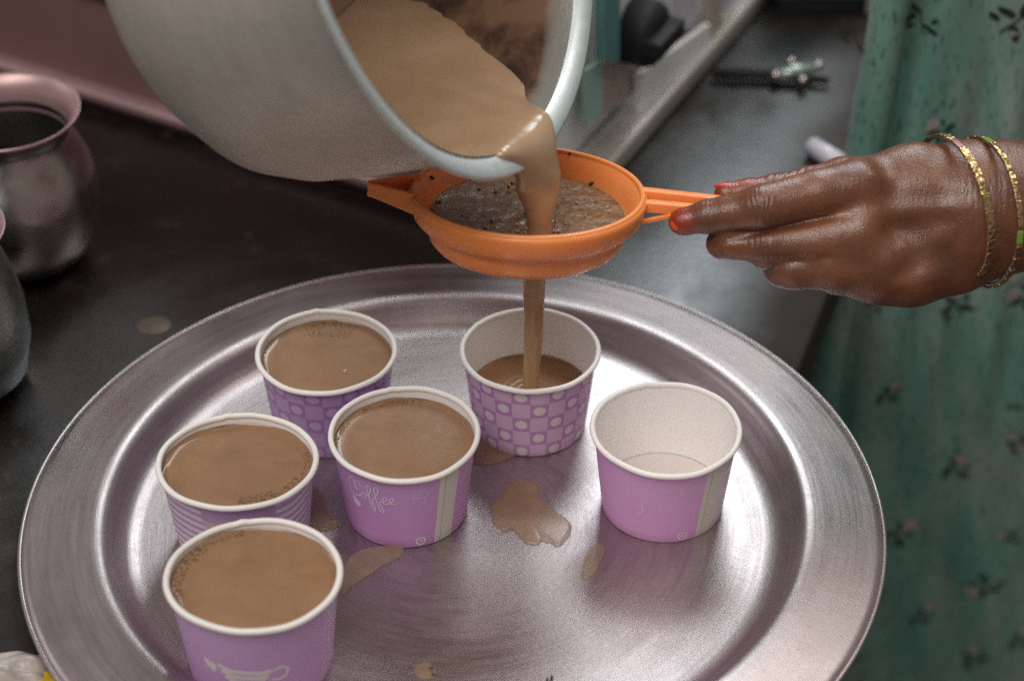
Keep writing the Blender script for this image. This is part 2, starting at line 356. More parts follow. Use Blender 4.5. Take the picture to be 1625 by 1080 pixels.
# printed sleeves: cylindrical coordinates from object space, angle 0 faces the viewer, positive to the right
def sleeve_mat(name, kind, colA, colB, rot=0.0):
    t = NT(name); x, y, z = t.xyz(); a = t.math('ADD', t.math('ARCTAN2', x, t.math('MULTIPLY', y, -1)), rot)
    o = t.obj(); g = t.noise(25, o, 2)
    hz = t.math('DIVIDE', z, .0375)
    if kind == 'check':
        u = t.math('MULTIPLY', t.math('ADD', a, math.pi), 22 / (2 * math.pi)); v = t.math('ADD', t.math('MULTIPLY', z, 1 / .0083), .12)
        fu = t.math('FRACT', u); fv = t.math('FRACT', v); par = t.math('MODULO', t.math('ADD', t.math('FLOOR', u), t.math('FLOOR', v)), 2)
        du = t.math('SUBTRACT', fu, .5); dv = t.math('SUBTRACT', fv, .5)
        d = t.math('SQRT', t.math('ADD', t.math('MULTIPLY', du, du), t.math('MULTIPLY', t.math('MULTIPLY', dv, dv), 1.25)))
        dot = t.math('MULTIPLY', t.math('LESS_THAN', d, .34), t.math('LESS_THAN', par, .5))
        bgc = t.mix(t.math('LESS_THAN', par, .5), colB, colA); c = t.mix(dot, bgc, M_dot[kind + name])
    elif kind == 'wave':
        sv = t.math('ADD', t.math('MULTIPLY', z, 2 * math.pi / .0040), t.math('MULTIPLY', t.math('SINE', t.math('MULTIPLY', a, 2.2)), 5.5))
        c = t.mix(t.rng(t.math('SINE', sv), -.3, .3, 0, 1), colA, colB)
        c = t.mix(t.math('MULTIPLY', t.math('GREATER_THAN', a, -.36), t.math('LESS_THAN', a, -.05)), c, (.60, .44, .47))
        top = t.math('MULTIPLY', t.math('GREATER_THAN', hz, .84), t.math('LESS_THAN', t.math('ABSOLUTE', t.math('ADD', a, -.10)), .5)); c = t.mix(top, c, colA)
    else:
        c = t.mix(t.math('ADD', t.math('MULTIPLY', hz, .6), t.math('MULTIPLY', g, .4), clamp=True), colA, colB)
        if kind == 'seam':
            aa = t.math('ADD', a, t.math('MULTIPLY', t.math('SUBTRACT', .5, hz), .06))
            st = t.math('MULTIPLY', t.math('GREATER_THAN', aa, .53), t.math('LESS_THAN', aa, .87)); c = t.mix(st, c, (.66, .64, .58))
            ln = t.math('MULTIPLY', t.math('GREATER_THAN', aa, .625), t.math('LESS_THAN', aa, .637)); c = t.mix(ln, c, (.36, .34, .33))
            if name.startswith('pink'):
                rt = t.math('MULTIPLY', t.math('GREATER_THAN', aa, .87), t.math('LESS_THAN', aa, 2.4)); c = t.mix(rt, c, (.68, .59, .68))
    t.p(Base_Color=c, Roughness=.45, Specular_IOR_Level=.4, Subsurface_Weight=.08, Subsurface_Scale=.002)
    t.bump(t.noise(900, o, 3), .12, .0003); return t.m
M_dot = {'checkpurple_check_print': (.56, .42, .60), 'checklilac_check_print': (.74, .66, .66)}

# ------------------------------------------------------------------ the setting: counter, floor
ZC = -0.010
e1 = onz(1310, 480, ZC); e2 = onz(1262, 602, ZC); ed = (e1 - e2) / np.linalg.norm(e1 - e2); ed[2] = 0
R1 = e2 + ed * 1.6; R0 = e2 - ed * .75
V, F = hexa([(-1.4, R0[1], ZC - .03), (R0[0], R0[1], ZC - .03), (R1[0], R1[1], ZC - .03), (-1.4, R1[1], ZC - .03), (-1.4, R0[1], ZC), (R0[0], R0[1], ZC), (R1[0], R1[1], ZC), (-1.4, R1[1], ZC)], .003)
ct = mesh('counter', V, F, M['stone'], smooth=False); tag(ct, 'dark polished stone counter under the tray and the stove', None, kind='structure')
fl = mesh('floor', [(-4, -3, -.86), (5, -3, -.86), (5, 5, -.86), (-4, 5, -.86)], [(0, 1, 2, 3)], M['floor'], smooth=False); tag(fl, 'dark floor beyond the counter edge', None, kind='structure')

# ------------------------------------------------------------------ tray
TX, TY, TZ = -.0252, .6790, -.006
tr = empty('round_tray', (TX, TY, ZC)); tag(tr, 'large round spun aluminium tray holding the six paper cups', 'tray')
prof = [(0, 0), (.03, 0), (.07, 0), (.110, .0001), (.1335, .0003), (.1385, .0010), (.1415, .0028), (.1445, .0062), (.1470, .0098), (.1490, .0120), (.1515, .0130), (.1545, .0128), (.160, .0118), (.170, .0100), (.180, .0083), (.1838, .0077)]
def wob(V):
    a = np.arctan2(V[:, 1], V[:, 0]); r = np.hypot(V[:, 0], V[:, 1]); V[:, 2] += .00025 * np.sin(3 * a + 1) * (r / .18) ** 2 + .00018 * np.sin(7 * a) * (r / .18) ** 3
    return V
top = [(r, z + TZ - ZC) for r, z in prof]; bot = [(r, z + TZ - ZC - .0012) for r, z in prof][::-1]
V, F = lathe(top + [(.1838, top[-1][1] - .0012)] + bot[1:-1] + [(0, bot[-1][1])], 256, wob); F = [f[::-1] for f in F]
mesh('tray_dish', V, [f[::-1] for f in F], M['tray'], tr)
V, F = torus(.1842, .0011, 256, 10, top[-1][1] - .0008); mesh('rolled_edge', wob(V), F, M['tray'], tr)

# ------------------------------------------------------------------ paper cups
H = .0410
RB, RTOP = .0258, .0302
def wall_r(z): return RB + (RTOP - RB) * z / H
def wrap(V2, off=.00014):
    """(angle, z) to a point on the outer wall"""
    out = []
    for a, z in V2:
        r = wall_r(z) + off; out.append((r * math.sin(a), -r * math.cos(a), z))
    return out
def ribbon(path, w, off=.00014, closed=False):
    """path in (arc metres, z); returns a thin inked ribbon on the wall"""
    P = np.array(path, float); V = []; F = []; n = len(P); R = (RB + RTOP) / 2
    for i in range(n):
        T = P[(i + 1) % n] - P[i - 1] if closed else P[min(i + 1, n - 1)] - P[max(i - 1, 0)]; T = T / (np.linalg.norm(T) + 1e-9); N = np.array([-T[1], T[0]])
        for s in (-1, 1): q = P[i] + N * w * s; V.append((q[0] / R, q[1]))
    for i in range(n if closed else n - 1): k = (i + 1) % n; F.append((2 * i, 2 * k, 2 * k + 1, 2 * i + 1))
    return np.array(wrap(V, off)), F
def spline(pts, k=8):
    P = np.array(pts, float); P = np.vstack([2 * P[0] - P[1], P, 2 * P[-1] - P[-2]]); out = []
    for i in range(1, len(P) - 2):
        for j in range(k):
            t = j / k; a, b, c, d = P[i - 1:i + 3]
            out.append(.5 * (2 * b + (c - a) * t + (2 * a - 5 * b + 4 * c - d) * t * t + (3 * b - a - 3 * c + d) * t ** 3))
    out.append(P[-2]); return np.array(out)
def disc(cx, cz, rx, rz, n=20, rot=0, off=.00012):
    R = (RB + RTOP) / 2; V = [(cx / R, cz)]
    for i in range(n):
        a = 2 * math.pi * i / n; x, z = rx * math.cos(a), rz * math.sin(a); V.append(((cx + x * math.cos(rot) - z * math.sin(rot)) / R, cz + x * math.sin(rot) + z * math.cos(rot)))
    return np.array(wrap(V, off)), [(0, 1 + i, 1 + (i + 1) % n) for i in range(n)]
def text_on_wall(s, size, cx, cz, off=.00014):
    cu = bpy.data.curves.new('lettering', 'FONT'); cu.body = s; cu.size = size; cu.align_x = 'CENTER'; cu.resolution_u = 2
    o = bpy.data.objects.new('tmp', cu); COL.objects.link(o); dg = bpy.context.evaluated_depsgraph_get(); me = bpy.data.meshes.new_from_object(o.evaluated_get(dg))
    R = (RB + RTOP) / 2; V = wrap([((cx + v.co.x) / R, cz + v.co.y) for v in me.vertices], off); F = [tuple(p.vertices) for p in me.polygons]
    bpy.data.objects.remove(o); return np.array(V), F
def circle_path(cx, cz, r, n=28): return [(cx + r * math.cos(2 * math.pi * i / n), cz + r * math.sin(2 * math.pi * i / n)) for i in range(n)]
def recycle(cx, cz, r):
    out = []
    for k in range(3):
        a0 = math.pi / 2 + k * 2 * math.pi / 3
        p = [(cx + r * math.cos(a0 + s), cz + r * math.sin(a0 + s)) for s in (-.75, -.45, 0, .45, .75)]
        p[2] = (cx + r * .8 * math.cos(a0), cz + r * .8 * math.sin(a0)); out.append(ribbon(p, .00022))
    return out
def no_wax(cx, cz):
    return [ribbon(circle_path(cx, cz, .0030), .00011, closed=True), text_on_wall('NO', .0019, cx, cz + .0004), text_on_wall('WAX', .0019, cx, cz - .0016)]

def make_cup(u, v, label, mat, dia=.0634, sq=(1, 1), level=None, tilt=(0, 0), liquid=None, hs=1.0):
    k = dia / .0634; z_r = TZ + H * k * hs
    c = onz(u, v, z_r); root = empty('paper_cup', (c[0], c[1], TZ + .0002), (tilt[0], tilt[1], 0)); root.scale = (k * sq[0], k * sq[1], k * hs)
    tag(root, label, 'paper cup', 'small paper cups on the tray')
    def dent(V):
        a = np.arctan2(V[:, 1], V[:, 0]); r = np.hypot(V[:, 0], V[:, 1]); V[:, 2] += .0004 * np.sin(2 * a + u) * (V[:, 2] / H); return V
    inner = [(wall_r(H) - .0002, H), (wall_r(.03) - .0004, .03), (wall_r(.016) - .0004, .016), (wall_r(.0062) - .0005, .0062)]
    V, F = lathe(inner, 128, dent); mesh('inner_wall', V, [f[::-1] for f in F], M['paper'], root)
    V, F = lathe([(0, .0056), (.012, .0056), (wall_r(.005) - .00035, .0060)], 96); mesh('cup_floor', V, [f[::-1] for f in F], M['paper_base'], root)
    V, F = lathe([(wall_r(0) - .0007, .0012), (wall_r(0) - .0002, 0), (wall_r(0), .0003)] + [(wall_r(H * i / 8), H * i / 8) for i in range(1, 9)], 128, dent)
    mesh('printed_wall', V, F, mat, root)
    V, F = torus(RTOP + .00045, .00122, 128, 14, H - .0004); V = dent(V); aa = np.arctan2(V[:, 0], -V[:, 1]); V[:, :2] *= (1 + .0045 * np.sin(3 * aa + v) + .003 * np.sin(5 * aa + u))[:, None]; V[:, 2] += .00012 * np.sin(9 * aa + u)
    i = np.abs(np.arctan2(V[:, 0], -V[:, 1]) + (2.25 if liquid == 'pour' else 2.9)) < .05; V[i, 2] += .0004
    mesh('rolled_rim', V, F, M['paper_rim'], root)
    return root, k

def tea_in(cup, k, level, label, mat, seed, hs=1.0, clusters=(), clear=(), bubble_big=False):
    """level: metres below the rim (cup units)"""
    z = H - level; r = wall_r(z) - .00035
    rings = [(0, z - .00010), (r * .3, z - .00010), (r * .6, z - .00008), (r * .8, z - .00002), (r * .9, z + .00010), (r * .955, z + .0003), (r * .985, z + .0006), (r, z + .00095)]
    rr = random.Random(seed)
    def wav(V):
        q = np.hypot(V[:, 0], V[:, 1]) / r; a = np.arctan2(V[:, 0], -V[:, 1])
        V[:, 2] += np.where(q > .97, .0003 * np.sin(9 * a + seed) + .0003 * np.sin(4 * a + 2 * seed), 0); return V
    V, F = lathe(rings, 128, wav)
    # close underneath so that it has a body
    Vb, Fb = lathe([(r, z + .0009), (wall_r(.007) - .0007, .0072), (0, .0070)], 128)
    o = empty('tea', cup.location, cup.rotation_euler); o.scale = cup.scale; tag(o, label, 'tea', 'milky tea in the cups')
    if seed == 2:
        V, F = lathe([(i * r / 60, z - .0001 + (.0016 * math.exp(-(i * r / 60 / .0042) ** 2) + .00045 * math.cos(i * r / 60 * 1900) * math.exp(-i * r / 60 / .006)) + (.0009 if i == 60 else 0)) for i in range(61)], 128)
    mesh('tea_surface', V, [f[::-1] for f in F], mat, o); mesh('tea_body', Vb, [f[::-1] for f in Fb], mat, o)
    B = []; K = []
    def bub(x, y, s, out, sq=.22):
        Vv, Ff = lathe([(0, s * sq), (s * .5, s * sq * .86), (s * .87, s * sq * .5), (s, 0)], 10); out.append((Vv + np.array([x, y, float(np.interp(math.hypot(x, y), [p[0] for p in rings], [p[1] for p in rings])) + .00004]), [f[::-1] for f in Ff]))
    for (a0, a1, r0, r1, n, smin_, smax_) in clusters:
        pl = []
        for _ in range(n * 12):
            if len(pl) >= n: break
            a = rr.uniform(a0, a1); q = r * (rr.uniform(r0, r1)); s = smin_ + (smax_ - smin_) * rr.random() ** 2.5; x, y = q * math.sin(a), -q * math.cos(a)
            if all((x - px) ** 2 + (y - py) ** 2 > (s + ps) ** 2 * 1.2 for px, py, ps in pl): pl.append((x, y, s)); bub(x, y, s, B)
    for a, q, s in clear: bub(r * q * math.sin(a), -r * q * math.cos(a), s, K, .8)
    if B: V, F = join(B); b = mesh('foam_bubbles', V, F, M['bubble'], o); b['kind'] = 'stuff'
    for v_, f_ in K: mesh('bubble', v_, f_, M['bubble_clear'], o)
    return o

mat_A = sleeve_mat('purple_check_print', 'check', (.40, .21, .48), (.50, .33, .56))
mat_B = sleeve_mat('lilac_check_print', 'check', (.50, .27, .52), (.66, .47, .62))
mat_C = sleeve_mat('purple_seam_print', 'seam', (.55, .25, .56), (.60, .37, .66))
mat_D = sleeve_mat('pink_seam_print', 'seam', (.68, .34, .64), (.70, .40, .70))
mat_E = sleeve_mat('wavy_line_print', 'wave', (.48, .32, .52), (.72, .62, .74))
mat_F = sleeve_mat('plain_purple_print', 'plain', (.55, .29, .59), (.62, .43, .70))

cA, kA = make_cup(518, 557, 'purple checked cup of tea at the back left, one large bubble on its tea', mat_A, .0634)
tA = tea_in(cA, kA, .0050, 'tea with one large lone bubble and a foam patch, back left cup', M['tea'], 1, clusters=[(2.7, 3.6, .62, .96, 90, .0005, .0015)], clear=[(.78, .42, .0016), (.86, .50, .0007), (-1.75, .97, .0006), (-1.62, .96, .0004)])
cB, kB = make_cup(841, 555, 'lilac checked cup being filled by the falling stream of tea', mat_B, .0632, liquid='pour')
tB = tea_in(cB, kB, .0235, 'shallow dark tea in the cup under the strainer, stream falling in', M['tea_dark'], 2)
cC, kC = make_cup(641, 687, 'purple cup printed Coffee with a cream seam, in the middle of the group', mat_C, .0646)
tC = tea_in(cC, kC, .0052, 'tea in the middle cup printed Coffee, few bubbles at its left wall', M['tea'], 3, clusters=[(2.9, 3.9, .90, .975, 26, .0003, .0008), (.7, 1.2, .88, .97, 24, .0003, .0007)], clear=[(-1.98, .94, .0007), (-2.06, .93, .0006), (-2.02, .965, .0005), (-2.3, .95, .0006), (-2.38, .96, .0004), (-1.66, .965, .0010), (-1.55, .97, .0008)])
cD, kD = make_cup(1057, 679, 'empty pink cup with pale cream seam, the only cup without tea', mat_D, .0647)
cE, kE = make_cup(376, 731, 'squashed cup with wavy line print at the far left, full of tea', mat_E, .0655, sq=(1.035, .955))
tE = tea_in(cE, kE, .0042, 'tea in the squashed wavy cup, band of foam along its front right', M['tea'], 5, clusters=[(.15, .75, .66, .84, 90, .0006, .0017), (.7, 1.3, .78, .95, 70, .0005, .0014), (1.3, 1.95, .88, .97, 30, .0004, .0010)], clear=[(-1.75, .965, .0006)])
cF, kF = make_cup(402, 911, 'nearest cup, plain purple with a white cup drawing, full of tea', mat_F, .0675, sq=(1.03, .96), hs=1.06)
tF = tea_in(cF, kF, .0035, 'tea in the nearest cup, a curved row of bubbles along its left', M['tea'], 6, clusters=[(-2.35, -1.25, .86, .97, 50, .0006, .0019), (-2.9, -2.4, .90, .97, 16, .0004, .0010)])

# printing
Rm = (RB + RTOP) / 2
def arc(px): return px
cof = []
def stroke(pts, sc=.00120, ox=0, oz=0, w=.00026): cof.append(ribbon([(ox + x * sc, oz + z * sc) for x, z in spline(pts, 6)], w))
ox, oz = -.0222, .0285
stroke([(4.2, 3.2), (3.4, 4.6), (1.6, 4.2), (1.2, 2.2), (2.4, .4), (1.0, 4.8), (-.6, 4.6), (-1.2, 1.6), (-.4, -1.8), (1.6, -2.6), (3.4, -1.6)], ox=ox, oz=oz)     # C
stroke([(3.4, -1.6), (4.6, .6), (5.8, .2), (5.6, -1.6), (4.4, -2.2), (3.8, -1.0), (4.8, .4), (6.6, -.2)], ox=ox, oz=oz)                                          # o
stroke([(6.6, -.2), (8.0, 3.0), (7.6, 5.2), (6.6, 4.0), (7.0, .0), (7.6, -4.4), (8.6, -6.6), (9.0, -5.2), (8.2, -2.0), (8.8, -.6)], ox=ox, oz=oz)            # f
stroke([(8.8, -.6), (10.6, 3.0), (10.4, 5.2), (9.2, 4.0), (9.6, .0), (10.4, -5.0), (11.8, -7.0), (12.0, -5.4), (10.8, -2.2), (11.6, -1.2)], ox=ox, oz=oz)     # f
stroke([(11.6, -1.2), (13.2, -.4), (13.6, .8), (12.6, 1.0), (12.0, -.6), (12.8, -2.2), (14.2, -1.6), (15.6, -.2), (15.8, 1.0), (14.8, 1.0), (14.4, -.6), (15.2, -1.8), (17.2, -1.0)], ox=ox, oz=oz)  # e e
V, F = join(cof); mesh('coffee_lettering', V, F, M['print_white'], cC)
V, F = join([disc(-.0208, .0208, .0021, .0016, rot=-.6), disc(-.0218, .0228, .0008, .0020, rot=.5)]); mesh('printed_bean', V, F, M['print_white'], cC)
def rightmarks(cup, m, seam_marks=True):
    parts = no_wax(.0075, .0305); V, F = join(parts); mesh('no_wax_mark', V, F, m, cup)
    p = no_wax(.0310, .0322) + [text_on_wall('100ml', .0022, .0310, .0245), text_on_wall('FOOD', .0018, .0310, .0215), text_on_wall('SAFE', .0018, .0310, .0192)]
    V, F = join(p); mesh('side_marks', V, F, m, cup)
    V, F = join(recycle(.0305, .0085, .0018)); mesh('recycling_mark', V, F, m, cup)
    V, F = join([ribbon(circle_path(.0075, .0036, .0020), .0003, closed=True), ribbon([(.0066, .0030), (.0075, .0046), (.0082, .0030)], .0003)]); mesh('base_mark', V, F, m, cup)
rightmarks(cC, M['print_white']); rightmarks(cD, M['print_white'])
V, F = join([ribbon(spline([(-.0125, .0215), (-.0105, .0200), (-.0108, .0170), (-.0125, .0150)]), .0002)]); mesh('faint_curl_print', V, F, M['print_white'], cD)
# drawing on the front cup: a striped coffee cup with handle and a heart-like blob
g = []
for k in range(6):
    w0 = .0098 - k * .0012; z0 = .0188 - k * .0026; x0 = -.0022
    g.append(ribbon(spline([(x0 - w0, z0 + .0022), (x0 - w0 * .5, z0 + .0004), (x0, z0), (x0 + w0 * .6, z0 - .0002), (x0 + w0, z0 + .0004)]), .0011))
g.append(ribbon(spline([(.0080, .0190), (.0110, .0202), (.0132, .0185), (.0126, .0155), (.0098, .0142), (.0070, .0150)]), .00060))
V, F = join(g); mesh('printed_cup_drawing', V, F, M['print_cream'], cF)
V, F = join([disc(-.0158, .0200, .0016, .0028, rot=.5), disc(-.0140, .0188, .0014, .0026, rot=-.1)]); mesh('printed_steam_blob', V, F, M['print_cream'], cF)

# ------------------------------------------------------------------ strainer
SU, SV = 838, 305; sdep = .866
sc_ = at(SU, SV, sdep)
KS = FPX / sdep
# normal: seen 24 degrees above its own plane
def rotx(a): c, s = math.cos(a), math.sin(a); return np.array([[1, 0, 0], [0, c, -s], [0, s, c]])
def rotz_(a): c, s = math.cos(a), math.sin(a); return np.array([[c, -s, 0], [s, c, 0], [0, 0, 1]])
def roty(a): c, s = math.cos(a), math.sin(a); return np.array([[c, 0, s], [0, 1, 0], [-s, 0, c]])
TILT = math.radians(9.5); ROLL = math.radians(1.6)
st = empty('tea_strainer', sc_, (-TILT, ROLL, 0)); tag(st, 'orange plastic tea strainer held over the cup, full of frothy tea', 'strainer')
RS = 190 / KS
g = RS / .049
sp = [(.0352, -.0150), (.0392, -.0125), (.0412, -.0080), (.0428, -.0042), (.0448, -.0012), (.0462, .0004), (.0478, .0008), (.0488, 0), (.0490, -.0018), (.0482, -.0050), (.0470, -.0088), (.0452, -.0105), (.0428, -.0110), (.0420, -.0118), (.0416, -.0150), (.0404, -.0188), (.0385, -.0212), (.0360, -.0218), (.0352, -.0200), (.0352, -.0150)]
V, F = lathe([(r * g, z * g) for r, z in sp], 160); mesh('strainer_bowl', V, [f for f in F], M['orange'], st)
V, F = torus(.0470 * g, .0012 * g, 160, 10, .0004 * g); mesh('strainer_rim', V, F, M['orange'], st)
# net: two directions of fine threads sagging under the bowl
net = []
for k in range(-11, 12):
    q = k * .0031; L_ = math.sqrt(max(0, .0350 ** 2 - q * q))
    if L_ < .004: continue
    P_ = []
    for i in range(9):
        s_ = -L_ + 2 * L_ * i / 8; rr_ = math.hypot(s_, q); P_.append((s_, q, -.0200 - .0022 * (1 - (rr_ / .035) ** 2)))
    net.append(tube(np.array(P_) * g, .00022, 4)); net.append(tube(np.array([(b, a, c) for a, b, c in P_]) * g, .00022, 4))
V, F = join(net); nn = mesh('strainer_net', V, F, M['orange'], st); nn['kind'] = 'stuff'
# handle: two bars joining, plus small rib
def bar(p0, p1, w0, w1, h0, h1, bev=.0008):
    p0 = np.array(p0); p1 = np.array(p1); T = p1 - p0; T /= np.linalg.norm(T); N = np.cross([0, 0, 1], T); N /= np.linalg.norm(N); Z = np.array([0, 0, 1.])
    return hexa([p0 - N * w0 - Z * h0, p1 - N * w1 - Z * h1, p1 + N * w1 - Z * h1, p0 + N * w0 - Z * h0, p0 - N * w0 + Z * h0, p1 - N * w1 + Z * h1, p1 + N * w1 + Z * h1, p0 + N * w0 + Z * h0], bev)
V, F = join([bar((.0475, .0035, -.0006), (.0900, -.0045, -.0010), .0022, .0020, .0022, .0020), bar((.0472, -.0065, -.0020), (.0900, -.0105, -.0030), .0022, .0020, .0024, .0020), bar((.0445, -.0120, -.0075), (.062, -.0095, -.0045), .0009, .0009, .0009, .0009, .0003), bar((.083, -.0075, -.0020), (.112, -.0075, -.0020), .0052, .0052, .0020, .0020)])
mesh('strainer_handle', V, F, M['orange'], st)
# resting lug at the left: an open channel wedge
def prism(poly, z0, z1):
    n = len(poly); V = [(x, y, z0) for x, y in poly] + [(x, y, z1) for x, y in poly]; F = [tuple(range(n))[::-1], tuple(range(n, 2 * n))] + [(i, (i + 1) % n, (i + 1) % n + n, i + n) for i in range(n)]
    return np.array(V), F
lug = [bar((-.0665, -.0008, .0003), (-.0455, -.0100, -.0026), .0009, .0010, .0028, .0048, .0005), bar((-.0665, .0006, .0003), (-.0455, .0100, -.0008), .0009, .0010, .0028, .0040, .0005),
       hexa([(-.067, -.0010, -.0030), (-.045, -.0100, -.0060), (-.045, .0100, -.0060), (-.067, .0010, -.0030), (-.067, -.0010, -.0020), (-.045, -.0100, -.0045), (-.045, .0100, -.0045), (-.067, .0010, -.0020)], .0003)]
V, F = join(lug); mesh('resting_lug', V, F, M['orange'], st)
# tea-leaf specks stuck to the inner wall
for u_, v_, s_ in ((940, 292, .0011), (684, 283, .0010), (907, 233, .0009)):
    # point on the inner wall cone of the strainer
    Rm_ = rotx(-TILT); best = None
    for zz in np.linspace(-.010, 0, 60):
        rr_ = (.0408 + (.0462 - .0408) * (zz + .0085) / .009) * g
        for aa in np.linspace(0, 2 * math.pi, 240, endpoint=False):
            pass
    # analytic scan with numpy
    zz, aa = np.meshgrid(np.linspace(-.0100, .0005, 50), np.linspace(0, 2 * math.pi, 480)); rr_ = np.interp(zz, [-.0125, -.008, -.0042, -.0012, .0004], [.0392, .0412, .0428, .0448, .0462]) * g
    Pl = np.stack([rr_ * np.sin(aa), -rr_ * np.cos(aa), zz * g], -1); Rw = np.array(st.rotation_euler.to_matrix()); Pw = Pl @ Rw.T + sc_
    Q = Pw - C0; dd = Q @ FW; uu = 812.5 + FPX * (Q @ RT) / dd; vv = 540 - FPX * (Q @ UP) / dd
    i = np.unravel_index(((uu - u_) ** 2 + (vv - v_) ** 2 + (Pl[..., 1] < 0) * 0).argmin(), uu.shape); pc = Pl[i]
    nrm = -np.array([pc[0], pc[1], 0]) / np.hypot(pc[0], pc[1]); pc = pc + nrm * .0003
    bm = bmesh.new(); bmesh.ops.create_icosphere(bm, subdivisions=2, radius=s_)
    for v in bm.verts: v.co *= 1 + .45 * math.sin(v.co.x * 3000 + u_) * math.cos(v.co.z * 2600); v.co.y *= .4
    me = bpy.data.meshes.new('leaf_speck'); bm.to_mesh(me); bm.free(); o = link('tea_leaf_speck', me, M['speck']); o.location = tuple(Rw @ pc + sc_)
    tag(o, {940: 'dark tea leaf speck on the back right inner wall of the strainer', 684: 'dark tea leaf speck on the left inner wall of the strainer', 907: 'tea leaf speck on the back rim of the strainer beside the stream'}[u_], 'tea leaf', 'specks of tea leaf on the strainer')

# frothy tea in the strainer
n_r, n_a = 46, 150; V = [(0, 0, 0)]; F = []
RL = .0402 * g
for i in range(1, n_r + 1):
    r = RL * i / n_r
    for j in range(n_a): a = 2 * math.pi * j / n_a; V.append((r * math.sin(a), -r * math.cos(a), 0))
V = np.array(V); q = V * 1.0
cx_, cy_ = .0040, -.0105
ds = np.hypot(V[:, 0] - cx_, V[:, 1] - cy_)
V[:, 2] = .00012 * vnoise(q, 300, 1) * (1 + vnoise(q, 110, 4)) + .00008 * vnoise(q, 1100, 2) + .0006 * np.exp(-((ds - .0075) / .0025) ** 2) + .00025 * np.sin(ds * 1300 + 2.5 * np.arctan2(V[:, 1] - cy_, V[:, 0] - cx_)) * np.exp(-(ds / .010) ** 2) - .0012 * np.exp(-(ds / .004) ** 2)
rel = np.hypot(V[:, 0], V[:, 1]) / RL; V[:, 2] *= 1 - .6 * rel ** 6
for j in range(n_a): F.append((0, 1 + j, 1 + (j + 1) % n_a))
for i in range(n_r - 1):
    for j in range(n_a): a0 = 1 + i * n_a; a1 = a0 + n_a; k = (j + 1) % n_a; F.append((a0 + j, a1 + j, a1 + k, a0 + k))
ts = empty('strained_tea', np.array(sc_) + np.array(st.rotation_euler.to_matrix()) @ np.array([0, 0, -.0100 * g]), (-TILT * .75, ROLL, 0)); tag(ts, 'brown frothy tea pooled inside the orange strainer', 'tea')
V2, F2 = lathe([(RL, 0), (RL * .86, -.0080), (0, -.0100)], 150)
mesh('froth_surface', V, [f for f in F], M['tea_strainer'], ts); mesh('tea_body', V2, [f[::-1] for f in F2], M['tea_strainer'], ts)
B = []; rr = random.Random(4)
for k in range(190):
    if k < 80: a = rr.uniform(-2.4, 2.4); r_ = rr.uniform(.005, .013); x, y = cx_ + r_ * math.cos(a), cy_ + r_ * math.sin(a) * .8
    elif k < 110: a = rr.uniform(-1.9, -1.2); r_ = RL * rr.uniform(.93, .985); x, y = r_ * math.sin(a), -r_ * math.cos(a)
    else: a = rr.uniform(0, 6.28); r_ = RL * math.sqrt(rr.random()) * .9; x, y = r_ * math.cos(a), r_ * math.sin(a)
    s = .0002 + .0006 * rr.random() ** 2; Vv, Ff = lathe([(0, s), (s * .6, s * .8), (s, 0), (s * .8, -s * .5)], 8); B.append((Vv + np.array([x, y, .0004 + .0004 * rr.random()]), [f[::-1] for f in Ff]))
V, F = join(B); b = mesh('froth_bubbles', V, F, M['bubble_clear'], ts); b['kind'] = 'stuff'

# ------------------------------------------------------------------ pan pouring the tea
PC = np.array([-.02152, .73788, .26206]); PN = np.array([.8667, -.3437, .3616]); PN /= np.linalg.norm(PN); RP = .11275; LP = .112
pm = Vector(PN).to_track_quat('Z', 'Y').to_euler()
pan = empty('aluminium_pan', PC, pm); tag(pan, 'large dull aluminium pan tipped over, pouring tea into the strainer', 'pan')
pr = [(RP - .0010, -.0015), (RP - .0060, -.0042), (RP - .0078, -.008), (RP - .0082, -.03), (RP - .0086, -.06), (RP - .0094, -LP + .034), (RP - .0135, -LP + .018), (RP - .023, -LP + .006), (RP - .036, -LP + .001), (RP - .05, -LP), (0, -LP)]
V, F = lathe(pr, 192); mesh('pan_wall', V, [f for f in F][::1], M['pan'], pan)
pi_ = [(RP - .0096, -.0042), (RP - .0102, -.010), (RP - .0106, -.03), (RP - .0110, -.06), (RP - .0120, -LP + .034), (RP - .018, -LP + .020), (RP - .03, -LP + .010), (0, -LP + .008)]
def inside_mat():
    t = NT('tea_stained_pan_inside'); o = t.obj(); x, y, z = t.xyz(o)
    d = t.math('ADD', t.math('MULTIPLY', z, -1), t.math('MULTIPLY', t.noise(40, o, 4, .6), .012)); n = t.noise(38, o, 4, .6, .3)
    st_ = t.rng(d, .014, .022, 0, 1)
    c = t.mix(t.rng(n, .38, .62, 0, 1), (.20, .115, .070), (.050, .028, .020)); c = t.mix(t.rng(z, -.075, -.095, 0, .8), c, (.34, .215, .135)); c = t.mix(st_, (.52, .50, .46), c)
    t.p(Base_Color=c, Metallic=t.math('MULTIPLY', t.math('SUBTRACT', 1, st_), .7), Roughness=.38)
    v = t.n('ShaderNodeTexVoronoi'); v.inputs['Scale'].default_value = 620; t.set(v.inputs['Vector'], o)
    t.bump(t.math('ADD', n, t.math('MULTIPLY', v.outputs['Distance'], .4)), .20, .0010); return t.m
M['inside'] = inside_mat()
V, F = lathe(pi_, 192); mesh('pan_inside', V, [f[::-1] for f in F], M['inside'], pan)
V, F = lathe([(RP - .0096, -.0060), (RP - .0082, -.0036), (RP - .0074, -.0026), (RP - .0045, -.0006), (RP - .0016, .0004), (RP - .0004, .0002), (RP, -.0008), (RP - .0010, -.0022)], 192)
mesh('pan_rim', V, [f[::-1] for f in F], M['pan_rim'], pan)

